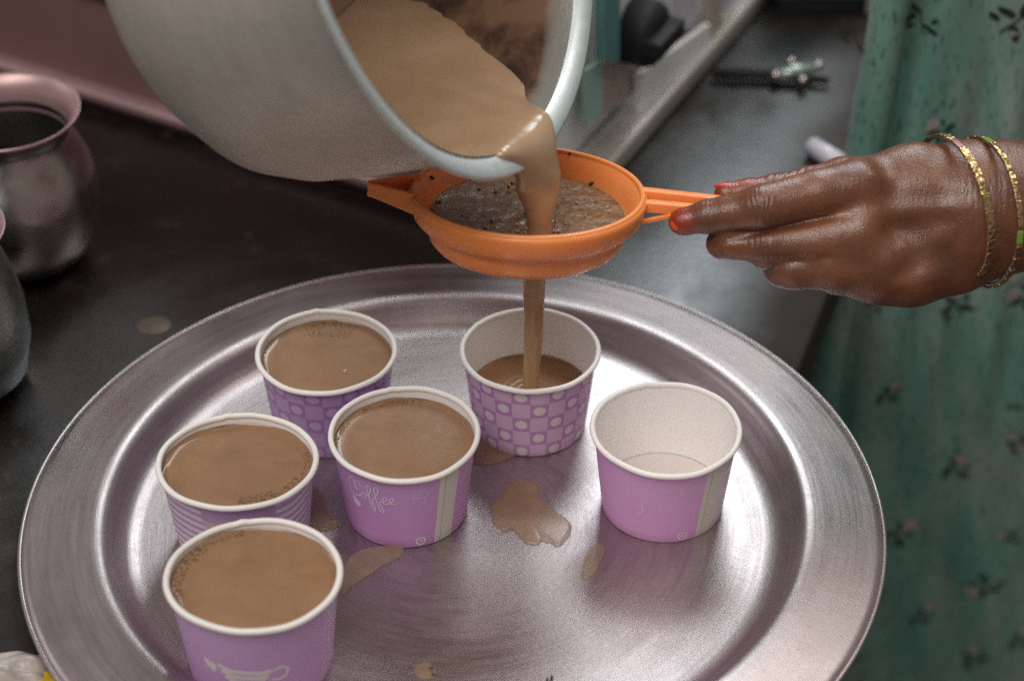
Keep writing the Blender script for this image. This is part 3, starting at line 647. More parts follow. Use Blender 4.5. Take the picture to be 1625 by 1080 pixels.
# tea inside the pan running over the lip as one body of liquid
low = PC + RP * (-np.array([0, 0, 1.]) + PN * PN[2]) / np.linalg.norm(-np.array([0, 0, 1.]) + PN * PN[2])
ZL = low[2] + .0085
tn = np.cross(PN, [0, 0, 1.]); tn /= np.linalg.norm(tn); nh = np.array([PN[0], PN[1], 0]); nh /= np.linalg.norm(nh)
h_ = .00115
g0 = np.array([-.135, .605, .100]); g1 = np.array([.042, .885, ZL + .018])
ax = [np.arange(g0[i], g1[i], h_, dtype=np.float32) for i in range(3)]
X, Y, Z = np.meshgrid(*ax, indexing='ij')
dx, dy, dz = X - PC[0], Y - PC[1], Z - PC[2]
al = dx * PN[0] + dy * PN[1] + dz * PN[2]; rad = np.sqrt(np.maximum(dx * dx + dy * dy + dz * dz - al * al, 0))
rin = RP - .0098
rprof = np.interp(al, [-LP + .0085, -LP + .0105, -LP + .020, -LP + .034, -.06, -.01], [0, RP - .029, RP - .0176, RP - .0114, RP - .0102, RP - .0094]).astype(np.float32)
tn = np.cross(PN, [0, 0, 1.]); tn /= np.linalg.norm(tn); nh = np.array([PN[0], PN[1], 0]); nh /= np.linalg.norm(nh)
sl_ = (X - low[0]) * tn[0] + (Y - low[1]) * tn[1]
ZLf = ZL + .0030 * np.clip(sl_ / .045, -1.2, 1.2) * np.clip((al + .06) / .05, 0, 1) + .15 * np.clip(-(al + .052), 0, .1) + .00012 * np.sin(X * 260 + Y * 120) + .00008 * np.sin(Y * 410 - X * 150)
body = np.maximum(np.maximum(rad - rprof, al + .002), np.maximum(-(al + LP - .009), Z - ZLf))
dl = depth(low)
def rimp(q, back=.0):                                   # a point of the rim, q metres along it from its lowest point
    up_ = (np.array([0, 0, 1.]) - PN * PN[2]); up_ /= np.linalg.norm(up_); t_ = q / RP
    return PC + (RP - .006) * (-up_ * math.cos(t_) + tn * math.sin(t_)) - PN * back
zz = np.array([0, 0, 1.])
LE = [rimp(.040, .022) + zz * .001, rimp(.042, .010) + zz * .002, rimp(.042, .001) + zz * .0045, at(813, 282, dl - .024), at(822, 302, dl - .014), at(834, 332, dl - .004), at(842, 358, dl + .004), at(845, 382, dl + .010)]
RE = [rimp(-.014, .022) + zz * .004, rimp(-.012, .010) + zz * .004, rimp(-.010, .001) + zz * .004, at(890, 232, dl - .001), at(886, 262, dl - .001), at(880, 300, dl + .001), at(872, 345, dl + .005), at(869, 384, dl + .010)]
TH = [.0030, .0032, .0030, .0032, .0036, .0040, .0040, .0038]
PL = spline(np.hstack([np.array(LE), np.array(RE), np.array(TH)[:, None]]), 8)
sd = np.full(X.shape, 1e3, np.float32)
for i, q in enumerate(PL):
    A_, B__, th_ = q[:3], q[3:6], q[6]; wd = np.linalg.norm(B__ - A_); na = max(5, int(wd / .0022))
    for j in range(na):
        a_ = (th_ + (wd - 2 * th_) * j / (na - 1)) / wd; f_ = 4 * a_ * (1 - a_)
        c = A_ * (1 - a_) + B__ * a_; r_ = th_ * (.78 + .35 * f_) * (1 + .07 * math.sin(a_ * 21 + i * .12)); c = c - zz * .0035 * (f_ if i < 20 else 0)
        ex = r_ + .005; sl = tuple(slice(max(0, int((c[k] - ex - g0[k]) / h_)), max(0, int((c[k] + ex - g0[k]) / h_) + 1)) for k in range(3))
        dq = np.sqrt((X[sl] - c[0]) ** 2 + (Y[sl] - c[1]) ** 2 + (Z[sl] - c[2]) ** 2) - r_
        sd[sl] = smin(sd[sl], dq, .0012)
sd = np.where((sd > .5), 1., sd)
Fd = smin(body.astype(np.float32), np.minimum(sd, .05), .0090)
Fd[0] = Fd[-1] = 1; Fd[:, 0] = Fd[:, -1] = 1; Fd[:, :, 0] = 1; Fd[:, :, -1] = 1
V, F = surface_nets(Fd, g0, h_); V = lap(V, F, 10, .5)
Va = (V - PC) @ PN; wm = np.clip((Va + .020) / .010, 0, 1) * np.clip((V[:, 2] - (low[2] - .008)) / .006, 0, 1); V = lap(V, F, 170, .5, wm)
tp = np_mesh('poured_tea', V, F, M['tea_pan']); tag(tp, 'light brown tea in the tipped pan flowing over its lip into the strainer', 'tea')
del X, Y, Z, dx, dy, dz, al, rad, body, sd, Fd

# stream from the strainer into the cup
zt = TZ + (H - .0235) * kB
pB = np.array(cB.location); x0, y0 = .0092, .7375
sp_ = []
for i in range(40):
    f_ = i / 39; z = sc_[2] - .0205 + (zt - .001 - (sc_[2] - .0205)) * f_
    sp_.append((x0 + .0006 * math.sin(f_ * 5) + .0002 * math.sin(f_ * 13), y0, z))
rad_ = [.0062 * (1 - .50 * (i / 39) ** .8) * (1 + .02 * math.sin(i * .6) + .012 * math.sin(i * 1.9)) for i in range(40)]; rad_[-1] *= 1.25; rad_[-2] *= 1.06
V, F = tube(sp_, rad_, 28, .75, up=np.array([0, 1, 0]))
ang = np.arctan2(V[:, 1] - y0, V[:, 0] - x0); V[:, 0] += .00016 * np.sin(3 * ang + V[:, 2] * 60); V[:, 1] += .0002 * np.sin(4 * ang + V[:, 2] * 80)
def streamm():
    t = NT('thin_tea_stream'); o = t.obj(); x, y, z = t.xyz(o)
    n = t.noise(1., t.comb(t.math('MULTIPLY', x, 500), t.math('MULTIPLY', y, 500), t.math('MULTIPLY', z, 45)), 3, .6)
    t.p(Base_Color=t.mix(n, (.34, .185, .075), (.52, .34, .18)), Roughness=.12, Subsurface_Weight=.5, Subsurface_Scale=.005, Subsurface_Radius=(1, .5, .2)); t.bump(n, .35, .0012); return t.m
s_o = mesh('tea_stream', V, F, streamm()); tag(s_o, 'thin stream of strained tea falling from the strainer into the checked cup', 'tea')

# ------------------------------------------------------------------ the person: hand, forearm, dress
HD = .868; KH = FPX / HD
def hw(P):                       # photo-aligned hand space (px right, px down, px towards the viewer) to world
    P = np.asarray(P, float); d = HD - P[..., 2] / KH
    return C0 + FW * d[..., None] + RT * ((P[..., 0] - 812.5) / KH)[..., None] + UP * ((540 - P[..., 1]) / KH)[..., None]
gh = 3.0
hx = np.arange(1040, 1725, gh, dtype=np.float32); hy = np.arange(195, 520, gh, dtype=np.float32); hz = np.arange(-150, 132, gh, dtype=np.float32)
X, Y, Z = np.meshgrid(hx, hy, hz, indexing='ij')
def cap(p0, p1, r0, r1, sy=1., sz=1.):
    """tapered capsule with elliptic section"""
    p0 = np.array(p0, float); p1 = np.array(p1, float); d = p1 - p0
    dw = np.array([d[0], d[1] / sy, d[2] / sz]); L2 = (dw ** 2).sum()
    x, y, z = X - p0[0], (Y - p0[1]) / sy, (Z - p0[2]) / sz
    t = np.clip((x * dw[0] + y * dw[1] + z * dw[2]) / L2, 0, 1)
    return np.sqrt((x - t * dw[0]) ** 2 + (y - t * dw[1]) ** 2 + (z - t * dw[2]) ** 2) - (r0 + (r1 - r0) * t)
def chain(js, k=6, **kw):
    o = None
    for a, b in zip(js, js[1:]):
        c = cap(a[:3], b[:3], a[3], b[3], **kw); o = c if o is None else smin(o, c, k)
    return o
index = chain([(1355, 300, 36, 45), (1290, 310, 50, 37), (1200, 333, 58, 35), (1150, 341, 44, 28), (1120, 346, 38, 26.5), (1083, 353, 30, 21), (1079, 354, 29, 19.5)], 8)
middle = chain([(1355, 372, 34, 50), (1285, 384, 32, 42), (1212, 390, 28, 37), (1160, 384, 22, 28), (1146, 386, 4, 24), (1165, 385, -22, 22)], 9)
ring = chain([(1390, 415, 20, 52), (1320, 420, 22, 42), (1258, 424, 18, 35), (1242, 424, 4, 30), (1252, 420, -20, 26), (1290, 400, -42, 25)], 9)
pinky = chain([(1450, 428, 0, 54), (1390, 436, 2, 46), (1330, 434, -14, 32), (1322, 432, -30, 26), (1350, 420, -52, 24)], 9)
thumb = chain([(1154, 307, -16, 19.5), (1190, 305, -20, 22.5), (1235, 301, -28, 27), (1290, 292, -38, 30), (1345, 286, -44, 40), (1420, 292, -42, 52), (1480, 310, -35, 60)], 9)
thumb = np.maximum(thumb, 1134 - X - (Y - 300) * .06)
palm = chain([(1370, 318, 8, 66), (1450, 318, 0, 88), (1530, 330, -8, 96), (1580, 328, -12, 95)], 20, sy=1.0, sz=.72)
palm2 = chain([(1370, 392, 4, 72), (1440, 392, -6, 88), (1510, 380, -10, 84), (1570, 345, -12, 86)], 20, sy=1.0, sz=.62)
fore = cap((1560, 327, -14), (1740, 318, -22), 103, 97, sy=1.0, sz=.86)
hand = smin(palm, palm2, 26); hand = smin(hand, fore, 34)
web = 15
hand = smin(hand, pinky, 20); hand = smin(hand, thumb, 16)
kf = 3 + 15 * np.clip((X - 1265) / 60, 0, 1); hand = smin(hand, ring, kf); hand = smin(hand, middle, kf) 
# keep the cleft between index and middle finger
cleft = np.exp(-((Y - (372 - (X - 1200) * .21)) / 5.0) ** 2) * np.clip((1322 - X) / 30, 0, 1) * np.clip((X - 1095) / 20, 0, 1) * np.clip((Z - 5) / 20, 0, 1)
hand = smin(hand, index, 2.5 + 22 * np.clip((X - 1290) / 60, 0, 1)); hand = hand + 4 * cleft
cl2 = np.exp(-((Y - (418 - (X - 1200) * .06)) / 5.5) ** 2) * np.clip((1330 - X) / 60, 0, 1) * np.clip((Z - 0) / 20, 0, 1); hand = hand + 3.0 * cl2
# ridges of the tendons and hollows between them, knuckle heads, wrist bone
def ridge(x0, y0, x1, y1, w, amp):
    t = np.clip((X - x0) / (x1 - x0), 0, 1); yc = y0 + (y1 - y0) * t
    return amp * np.exp(-((Y - yc) / w) ** 2) * np.clip((X - x0 + 15) / 40, 0, 1) * np.clip((x1 - X + 30) / 70, 0, 1) * (Z > 0)
hand -= ridge(1370, 284, 1530, 300, 17, 2.0); hand -= ridge(1350, 345, 1530, 330, 15, 4.0); hand -= ridge(1390, 410, 1520, 365, 15, 3.2); hand += ridge(1370, 378, 1480, 352, 14, 2.6); hand += ridge(1380, 318, 1500, 318, 12, 1.6); hand += ridge(1390, 445, 1480, 412, 16, 2.5); hand -= ridge(1400, 462, 1500, 430, 14, 2.0)
for kx, ky, kz, kr, ka in ((1348, 290, 70, 30, 3), (1405, 325, 62, 30, 4), (1380, 395, 58, 24, 4), (1200, 322, 84, 22, 3), (1216, 385, 68, 22, 3), (1600, 300, 60, 30, 5)):
    hand -= ka * np.exp(-(((X - kx) ** 2 + (Y - ky) ** 2 + (Z - kz) ** 2) / kr ** 2))
hand[0] = 9; hand[-1] = 9; hand[:, 0] = 9; hand[:, -1] = 9; hand[:, :, 0] = 9; hand[:, :, -1] = 9
V, F = surface_nets(hand.astype(np.float32), (1040, 195, -150), gh); V = lap(V, F, 3, .5)
# refine: split every quad in four, then press the skin creases in
def subdiv(V, F):
    E = np.concatenate([np.sort(F[:, [i, (i + 1) % 4]], 1) for i in range(4)]); U_, inv = np.unique(E, axis=0, return_inverse=True); inv = inv.reshape(-1); n = len(V); m = len(F)
    mid = (V[U_[:, 0]] + V[U_[:, 1]]) / 2; cen = V[F].mean(1); e = [n + inv[i * m:(i + 1) * m] for i in range(4)]; c = n + len(U_) + np.arange(m)
    return np.vstack([V, mid, cen]), np.concatenate([np.stack([F[:, i], e[i], c, e[i - 1]], 1) for i in range(4)])
V, F = subdiv(V, F); V = lap(V, F, 2, .5)
def vnormals(V, F):
    n = np.cross(V[F[:, 2]] - V[F[:, 0]], V[F[:, 3]] - V[F[:, 1]]); N = np.zeros_like(V)
    for i in range(4):
        for k in range(3): N[:, k] += np.bincount(F[:, i], n[:, k], minlength=len(V))
    return N / (np.linalg.norm(N, axis=1)[:, None] + 1e-9)
N = vnormals(V, F); x, y, z = V.T
if (N[:, 2] * (z - z.mean())).sum() < 0: N = -N
D = np.zeros(len(V)); kn = np.zeros(len(V))
def crease(xc, yc, hh, curve, amp, w, front=True):
    global D
    q = (y - yc) / hh; d_ = x - (xc + curve * q * q + 1.3 * np.sin(y * .21 + xc)); D += -amp * np.exp(-(d_ / w) ** 2) * np.clip(1.25 - np.abs(q), 0, 1) * (z > 5)
for xc, am in ((1188, 1.0), (1195, 1.3), (1202, 1.1), (1209, 1.2), (1181, .7)): crease(xc, 332, 33, 7 if xc > 1198 else -5, am, 1.9)
for xc, am in ((1196, .8), (1203, 1.), (1210, .8), (1188, .6), (1180, .5)): crease(xc, 394, 30, 6, am, 1.9)
for xc, am in ((1112, .7), (1118, .9), (1124, .6)): crease(xc, 345, 25, 4, am, 1.8)
for xc, yc, hh in ((1198, 332, 30), (1203, 394, 28), (1118, 345, 24)): kn = np.maximum(kn, np.exp(-((x - xc) / 16) ** 2 - ((y - yc) / hh) ** 2))
for k in range(9): crease(1520 + k * 9 + 2 * math.sin(k * 3), 320, 100, 14, .45, 2.2)
Pn = np.stack([x, y, z], 1); D += .35 * vnoise(Pn, .06, 5) + .06 * vnoise(Pn * np.array([1.8, .6, 1]), .35, 8)
# wet streaks on the side of the thumb
D += .5 * np.sin(x * .55 + y * .3) * np.exp(-((y - 272) / 14) ** 2) * ((x > 1195) & (x < 1300)) * (z < 30)
V = V + N * D[:, None]
hen = np.clip((1100 - x + (y - 350) * .3) / 16, 0, 1) * (z > 0)
hen = np.maximum(hen, np.clip((1222 - x) / 30, 0, 1) * np.clip((8 - z) / 10, 0, 1) * (y < 335) * .9); hen = np.maximum(hen, .35 * np.exp(-((x - 1140) / 22) ** 2) * (y > 376) * (z < 20))
Wv = hw(V)
person = empty('person', hw(np.array([1600, 330, 0.]))); tag(person, 'person in a green printed dress holding the strainer handle, henna on fingertips', 'person')
me_o = np_mesh('hand_and_forearm', Wv - np.array(person.location), F, M['skin'], person)
me = me_o.data
for nm, arr in (('henna', hen), ('knuckle', kn)):
    a = me.attributes.new(nm, 'FLOAT', 'POINT')
    if len(me.vertices) == len(arr): a.data.foreach_set('value', arr.astype(np.float32))
del X, Y, Z, hand, index, middle, ring, pinky, thumb, palm, palm2, fore, cleft, cl2

# nails: take the skin under the nail outline and lift it
def nail(cu, cv, cz, ru, rv, rw, rot, dirv):
    bm = bmesh.new(); bmesh.ops.create_uvsphere(bm, u_segments=32, v_segments=20, radius=1)
    Vn = np.array([v.co[:] for v in bm.verts]); Fn = [tuple(v.index for v in f.verts) for f in bm.faces]; bm.free()
    sgn = np.sign(Vn); Vn = sgn * np.abs(Vn) ** np.array([.75, .85, 1]); c_, s_ = math.cos(rot), math.sin(rot)
    P = np.stack([cu + ru * Vn[:, 0] * c_ - rv * Vn[:, 1] * s_, cv + ru * Vn[:, 0] * s_ + rv * Vn[:, 1] * c_, cz + rw * Vn[:, 2] + dirv * (-.5 * Vn[:, 0] ** 2 * rw)], 1)
    return hw(P) - np.array(person.location), Fn
V, F_ = nail(1075, 357.5, 41, 14.5, 11.5, 6.5, .15, 1); mesh('fingernail', V, F_, M['nail'], person)
V, F_ = nail(1154, 293.5, -16, 19, 5.0, 13, -.04, 0); mesh('fingernail', V, F_, M['nail'], person)

# dress: hanging cloth with soft folds
DY = .955
def dressY(x, z):
    s = x - (.1775 + .05 * (z + .05))
    yv = DY - .012 * np.sqrt(np.clip(1 - ((s - .0085) / .0095) ** 2, 0, 1)) * 1.0
    yv = yv + .009 * np.exp(-((s - .0225) / .0055) ** 2)                                    # deep groove behind the first fold
    yv = yv - .006 * np.exp(-((s - .040) / .016) ** 2) + .0055 * np.exp(-((s - .071 + .10 * z) / .010) ** 2) - .003 * np.exp(-((s - .085 + .12 * z) / .010) ** 2)
    yv = yv + .004 * np.exp(-((s - .102 + .06 * z) / .011) ** 2) - .0018 * np.sin(s * 95 + z * 14) * np.clip(s / .05, 0, 1) + .0009 * np.sin(s * 210 - z * 22) * np.clip(s / .04, 0, 1)
    yv = yv + .03 * np.clip(-s / .01, 0, 3) + .0012 * np.sin(z * 60 + s * 130)
    return yv
nu, nv = 260, 220; V = []; F_ = []
for i in range(nv):
    z = -.62 + .92 * i / (nv - 1)
    xl = .1775 + .05 * (z + .05) - .0010
    xs = xl + (.36) * (np.arange(nu) / (nu - 1)) ** 1.25; ys = dressY(xs, z)
    for x_, y_ in zip(xs, ys): V.append((x_, y_, z))
V = np.array(V)
for i in range(nv - 1):
    for j in range(nu - 1): a = i * nu + j; F_.append((a, a + 1, a + nu + 1, a + nu))
pl = np.array(person.location)
dr = np_mesh('dress', V - pl, np.array(F_), M['cloth'], person)
sm = dr.modifiers.new('thickness', 'SOLIDIFY'); sm.thickness = .0008; sm.offset = 0
def dress_hit(u, v):
    D_ = ray(u, v); t = (DY - .03) / D_[1]
    for k in range(400):
        p = C0 + D_ * t
        if p[1] >= dressY(p[0], p[2]): return p
        t += .0004
    return p
def dprint(c, polys, mat, acc):
    for poly in polys:
        P = [(c[0] + a, c[2] + b) for a, b in poly]; cx = sum(p[0] for p in P) / len(P); cz = sum(p[1] for p in P) / len(P)
        V = [(cx, float(dressY(cx, cz)) - .0011, cz)] + [(a, float(dressY(a, b)) - .0011, b) for a, b in P]; n = len(P)
        acc[mat].append((np.array(V), [(0, 1 + (i + 1) % n, 1 + i) for i in range(n)]))
def ell(cx, cy, rx, ry, rot, n=14, pt=0.):
    o = []
    for i in range(n):
        a = 2 * math.pi * i / n; r_ = 1 + pt * math.cos(2 * a) ; x_, y_ = rx * math.cos(a) * r_, ry * math.sin(a); o.append((cx + x_ * math.cos(rot) - y_ * math.sin(rot), cy + x_ * math.sin(rot) + y_ * math.cos(rot)))
    return o
rr = random.Random(11)
def sprig(u, v, s=1.0, rot=0., flower=True, fade=False):
    c = dress_hit(u, v); acc = {'ink_dark': [], 'ink_pink': []}; k = .00135 * s
    def R_(x_, y_): return (x_ * math.cos(rot) - y_ * math.sin(rot)) * k, (x_ * math.sin(rot) + y_ * math.cos(rot)) * k
    leaves = [(-3.2, -1.2, 2.2, 1.0, .5), (2.4, -3.2, 2.3, 1.0, -.5), (-1.6, 2.2, 1.8, .8, 2.1), (-3.8, -4.2, 1.6, .8, .2), (3.4, .4, 1.5, .7, .8)]
    dprint(c, [ell(*R_(a, b), c_ * k, d * k, e + rot) for a, b, c_, d, e in leaves], 'ink_dark', acc)
    stem = [ell(*R_(x_, -5 + x_ * .4 + i * 1.7), .25 * k, 1.1 * k, rot + .15) for i, x_ in enumerate((.3, .1, 0, -.2, -.1))]; dprint(c, stem, 'ink_dark', acc)
    if flower:
        fc = (1.6, 3.6); pet = [ell(*R_(fc[0] + 1.5 * math.cos(q), fc[1] + 1.5 * math.sin(q)), 1.05 * k, .85 * k, q + rot) for q in [i * 1.257 for i in range(5)]]; dprint(c, pet, 'ink_pink', acc)
        dprint(c, [ell(*R_(fc[0] + 3.1 * math.cos(q), fc[1] + 3.1 * math.sin(q)), .35 * k, .35 * k, 0, 8) for q in [i * .9 for i in range(5)]], 'ink_dark', acc)
    for m, nm in (('ink_dark', 'printed_sprig'), ('ink_pink', 'printed_flower')):
        if acc[m]: V, F_ = join(acc[m]); mesh(nm, V - np.array(dr_loc), F_, M[m], dr)
dr_loc = pl
for a in ((1462, 25, 1.15, .1, False), (1412, 622, 1.1, 0), (1518, 738, 1.25, .1), (1427, 842, 1.5, -.5), (1464, 972, 1.15, -.2), (1517, 478, 1.4, .4), (1560, 930, 1.5, 2.6), (1618, 30, 1.6, -.8, False), (1490, 205, 1.1, 1.2), (1356, 55, 1.0, .3, False), (1612, 700, 1.0, 1.0), (1545, 1040, 1.3, .6), (1350, 1040, .9, .5), (1625, 470, 1.5, 1.6), (1600, 850, .9, 2.), (1385, 480, .6, .2), (1620, 1010, 1.2, .2), (1690, 600, 1.2, .2), (1700, 300, 1.2, .9)):
    sprig(*a)
acc = {'ink_dark': [], 'ink_pink': []}
for u, v, r_ in ((1610, 440, 3.6), (1617, 708, 2.6), (1608, 52, 1.9), (1470, 205, 1.7), (1380, 62, 1.2)): dprint(dress_hit(u, v), [ell(0, 0, r_ * .001, r_ * .0009, 0, 12)], 'ink_pink', acc)
V, F_ = join(acc['ink_pink']); mesh('printed_blossoms', V - pl, F_, M['ink_pink'], dr)
acc = {'ink_dark': [], 'ink_pink': []}
for k in range(3):                                    # small printed rainbow arc
    c = dress_hit(1607, 650); R_ = .0052 - k * .0013
    for i in range(12):
        q = math.pi * (.05 + .9 * i / 12); dprint(c, [ell(R_ * math.cos(q), R_ * math.sin(q), .00025, .0008, q, 8)], 'ink_dark', acc)
V, F_ = join(acc['ink_dark']); mesh('printed_arc', V - pl, F_, M['ink_dark'], dr)

# ------------------------------------------------------------------ bangles
def bangle(cu, cv, cz, R, nrm, label, kind):
    c = hw(np.array([cu, cv, cz], float)); n_ = np.array(nrm, float); n_ /= np.linalg.norm(n_)
    nw = RT * n_[0] - UP * n_[1] - FW * n_[2]
    a = np.cross(nw, UP); a /= np.linalg.norm(a); b = np.cross(nw, a); Rm = R / KH
    o = empty('bangle', c); tag(o, label, 'bangle', 'bangles round the wrist')
    n = 160; P = [Rm * (math.cos(2 * math.pi * i / n) * a + math.sin(2 * math.pi * i / n) * b) for i in range(n)]
    V = []; F_ = []; m = 10; wdt, thk = (.0018, .0007) if kind == 'band' else (.0010, .0009)
    for i in range(n):
        q = P[i] / np.linalg.norm(P[i]); wob_ = 1 + (.12 * math.sin(i * 1.9) if kind == 'band' else .1 * math.sin(i * 2.7))
        for j in range(m): t = 2 * math.pi * j / m; V.append(P[i] + q * thk * wob_ * math.sin(t) + nw * wdt * math.cos(t))
    for i in range(n):
        for j in range(m): i2, j2 = (i + 1) % n, (j + 1) % m; F_.append((i * m + j, i2 * m + j, i2 * m + j2, i * m + j2))
    mesh('bangle_band', V, F_, M['gold'] if kind == 'band' else M['bangle_metal'], o)
    cnt = 0
    for i in range(0, n, 5):                          # raised links on the outside
        q = P[i] / np.linalg.norm(P[i]); T = P[(i + 1) % n] - P[i]; T /= np.linalg.norm(T)
        s1, s2, s3 = (.0031, .0017, .00020) if kind == 'band' else (.0029, .0014, .00045)
        Vc, Fc = boxm(-1, 1, -1, 1, -1, 1, .35); Vw = np.array([P[i] + q * (thk + s3 * .5 + v[2] * s3) + nw * v[1] * s2 * .9 + T * v[0] * s1 for v in Vc])
        k = i // 5; mt = M['gold']
        if kind == 'band' and k % 16 == 11: mt = M['gem_red']
        if kind != 'band' and k % 8 == 2: mt = M['gem_green']
        mesh('bangle_link', Vw, Fc, mt, o)
bangle(1514, 330, -10, 117, (.92, -.235, -.24), 'flat engraved gold bangle with a red stone, nearer the hand', 'band')
bangle(1562, 336, -12, 116, (.92, -.12, -.24), 'beaded gold bangle with green stones, further up the wrist', 'beads')

# ------------------------------------------------------------------ spills on the tray
def spillm(name, col, alpha):
    t = NT(name); o = t.obj(); n = t.noise(70, o, 3)
    t.p(Base_Color=t.mix(n, tuple(q * .75 for q in col), col), Roughness=.24, Alpha=t.rng(n, .3, .7, alpha * .8, min(1, alpha * 1.1)), Specular_IOR_Level=.5); return t.m
M['spill'] = spillm('spilt_tea', (.42, .25, .13), .50); M['spill_pale'] = spillm('thin_spilt_tea', (.46, .34, .20), .42)
ZS = TZ + .0001
def spill(px, label, mat, amp=.0006, seed=0):
    P = [onz(u, v, ZS)[:2] for u, v in px]; c = np.mean(P, 0); Q = []
    n = len(P); r = np.random.default_rng(seed)
    for i in range(n):
        a, b = P[i], P[(i + 1) % n]
        for j in range(5): t = j / 5; p = a + (b - a) * t; Q.append(p + r.normal(size=2) * amp)
    Q = np.array(Q)
    for _ in range(2): Q = (np.roll(Q, 1, 0) + Q * 2 + np.roll(Q, -1, 0)) / 4
    V = [(0, 0, .0009)] + [((q[0] - c[0]) * .88, (q[1] - c[1]) * .88, .0010) for q in Q] + [((q[0] - c[0]) * .965, (q[1] - c[1]) * .965, .0008) for q in Q] + [(q[0] - c[0], q[1] - c[1], .0001) for q in Q]
    m = len(Q); F_ = [(0, 1 + i, 1 + (i + 1) % m) for i in range(m)]
    for k in range(2):
        for i in range(m): a = 1 + k * m; b = a + m; j = (i + 1) % m; F_.append((a + i, b + i, b + j, a + j))
    o = mesh('tea_spill', V, F_, mat); o.location = (c[0], c[1], ZS); tag(o, label, 'spill', 'tea spilt on the tray'); return o
spill([(790, 790), (800, 770), (822, 758), (850, 765), (858, 790), (880, 810), (910, 830), (905, 852), (888, 868), (872, 860), (862, 858), (850, 866), (836, 862), (824, 850), (815, 838), (798, 842), (782, 828), (776, 808)], 'largest brown tea spill, between the Coffee cup and the empty cup', M['spill'], .0009, 1)
spill([(552, 882), (585, 868), (642, 862), (640, 880), (620, 894), (600, 903), (585, 912), (560, 928), (545, 946), (536, 930), (545, 905)], 'pale tea spill reaching from the nearest cup to the Coffee cup', M['spill_pale'], .0006, 2)
spill([(488, 775), (505, 772), (514, 790), (518, 812), (542, 832), (520, 842), (495, 838), (478, 840), (470, 815)], 'dark tea spill between the wavy cup and the Coffee cup', M['spill'], .0005, 3)
spill([(932, 872), (950, 862), (962, 868), (955, 890), (942, 914), (926, 920), (922, 905)], 'small elongated tea drip in front of the empty cup', M['spill_pale'], .0004, 4)
spill([(738, 720), (752, 696), (800, 700), (830, 712), (810, 728), (780, 736), (750, 738)], 'tea puddle at the foot of the cup being filled', M['spill'], .0005, 5)
spill([(656, 1062), (668, 1052), (684, 1052), (692, 1064), (690, 1078), (674, 1078), (660, 1074)], 'drop of tea with dark grains near the front of the tray', M['spill_pale'], .0003, 6)
for u, v in ((684, 1060), (688, 1070), (868, 1078), (876, 1074)):
    bm = bmesh.new(); bmesh.ops.create_icosphere(bm, subdivisions=2, radius=.0008)
    for w in bm.verts: w.co *= 1 + .3 * math.sin(w.co.x * 4000 + u)
    me = bpy.data.meshes.new('tea_grain'); bm.to_mesh(me); bm.free(); o = link('tea_grain', me, M['speck']); p = onz(u, v, ZS + .0008); o.location = tuple(p)
    tag(o, {684: 'upper dark tea grain in the drop near the tray front', 688: 'lower dark tea grain in the drop near the tray front', 868: 'left grain of the pair lying bare at the front of the tray', 876: 'right grain of the pair lying bare at the front of the tray'}[u], 'tea grain', 'tea grains on the tray')

# ------------------------------------------------------------------ vessels at the left
def vessel(u, v, d, R, prof, mat, label, name, rimmat=None, inside=None):
    b = onz(u, d, ZC); zs = np.linspace(ZC, .3, 4000); qd = b[1] * FW[1] + (zs - CAMH) * FW[2]; qv = 540 - FPX * (b[1] * UP[1] + (zs - CAMH) * UP[2]) / qd; kk = int(np.abs(qv - v).argmin())
    R = R / FPX * qd[kk]; c = np.array([(u - 812.5) / FPX * qd[kk], b[1], zs[kk]]); o = empty(name, (c[0], c[1], ZC + .0003)); tag(o, label, 'vessel'); Ht = c[2] - ZC
    V, F_ = lathe([(r * R, z * Ht) for r, z in prof], 128); mesh('vessel_body', V, F_, mat, o)
    V, F_ = lathe([(.80 * R, Ht * .80), (.83 * R, Ht * .90), (.89 * R, Ht * .960), (.97 * R, Ht * .990), (1.0 * R, Ht), (.985 * R, Ht * .975)], 128); mesh('flared_rim', V, [f[::-1] for f in F_], rimmat or mat, o)
    V, F_ = lathe([(.79 * R, Ht * .86), (.84 * R, Ht * .72), (1.05 * R, Ht * .45), (.9 * R, Ht * .15), (0, Ht * .08)], 96); mesh('vessel_inside', V, [f[::-1] for f in F_], inside or mat, o)
    return o
M['dark_steel'] = simple('dark_steel_inside', (.16, .15, .14), .35, .9)
vessel(3, 176, 410, 123, [(0, 0), (.55, 0), (.82, .07), (1.02, .24), (1.10, .44), (1.06, .62), (.92, .76), (.82, .84), (.84, .90), (.94, .96), (1.0, .985)], M['steel'], 'round bellied steel pot with a flared rim, back left', 'steel_pot', M['pink_metal'], M['dark_steel'])
vessel(-114, 366, 610, 120, [(0, 0), (.7, 0), (.98, .10), (1.10, .30), (1.08, .52), (.98, .70), (.86, .84), (.82, .90), (.93, .96), (1.0, .985)], M['steel_dull'], 'dull grey steel pot cut off by the left edge, nearest pot', 'grey_pot', M['pink_metal'], M['dark_steel'])

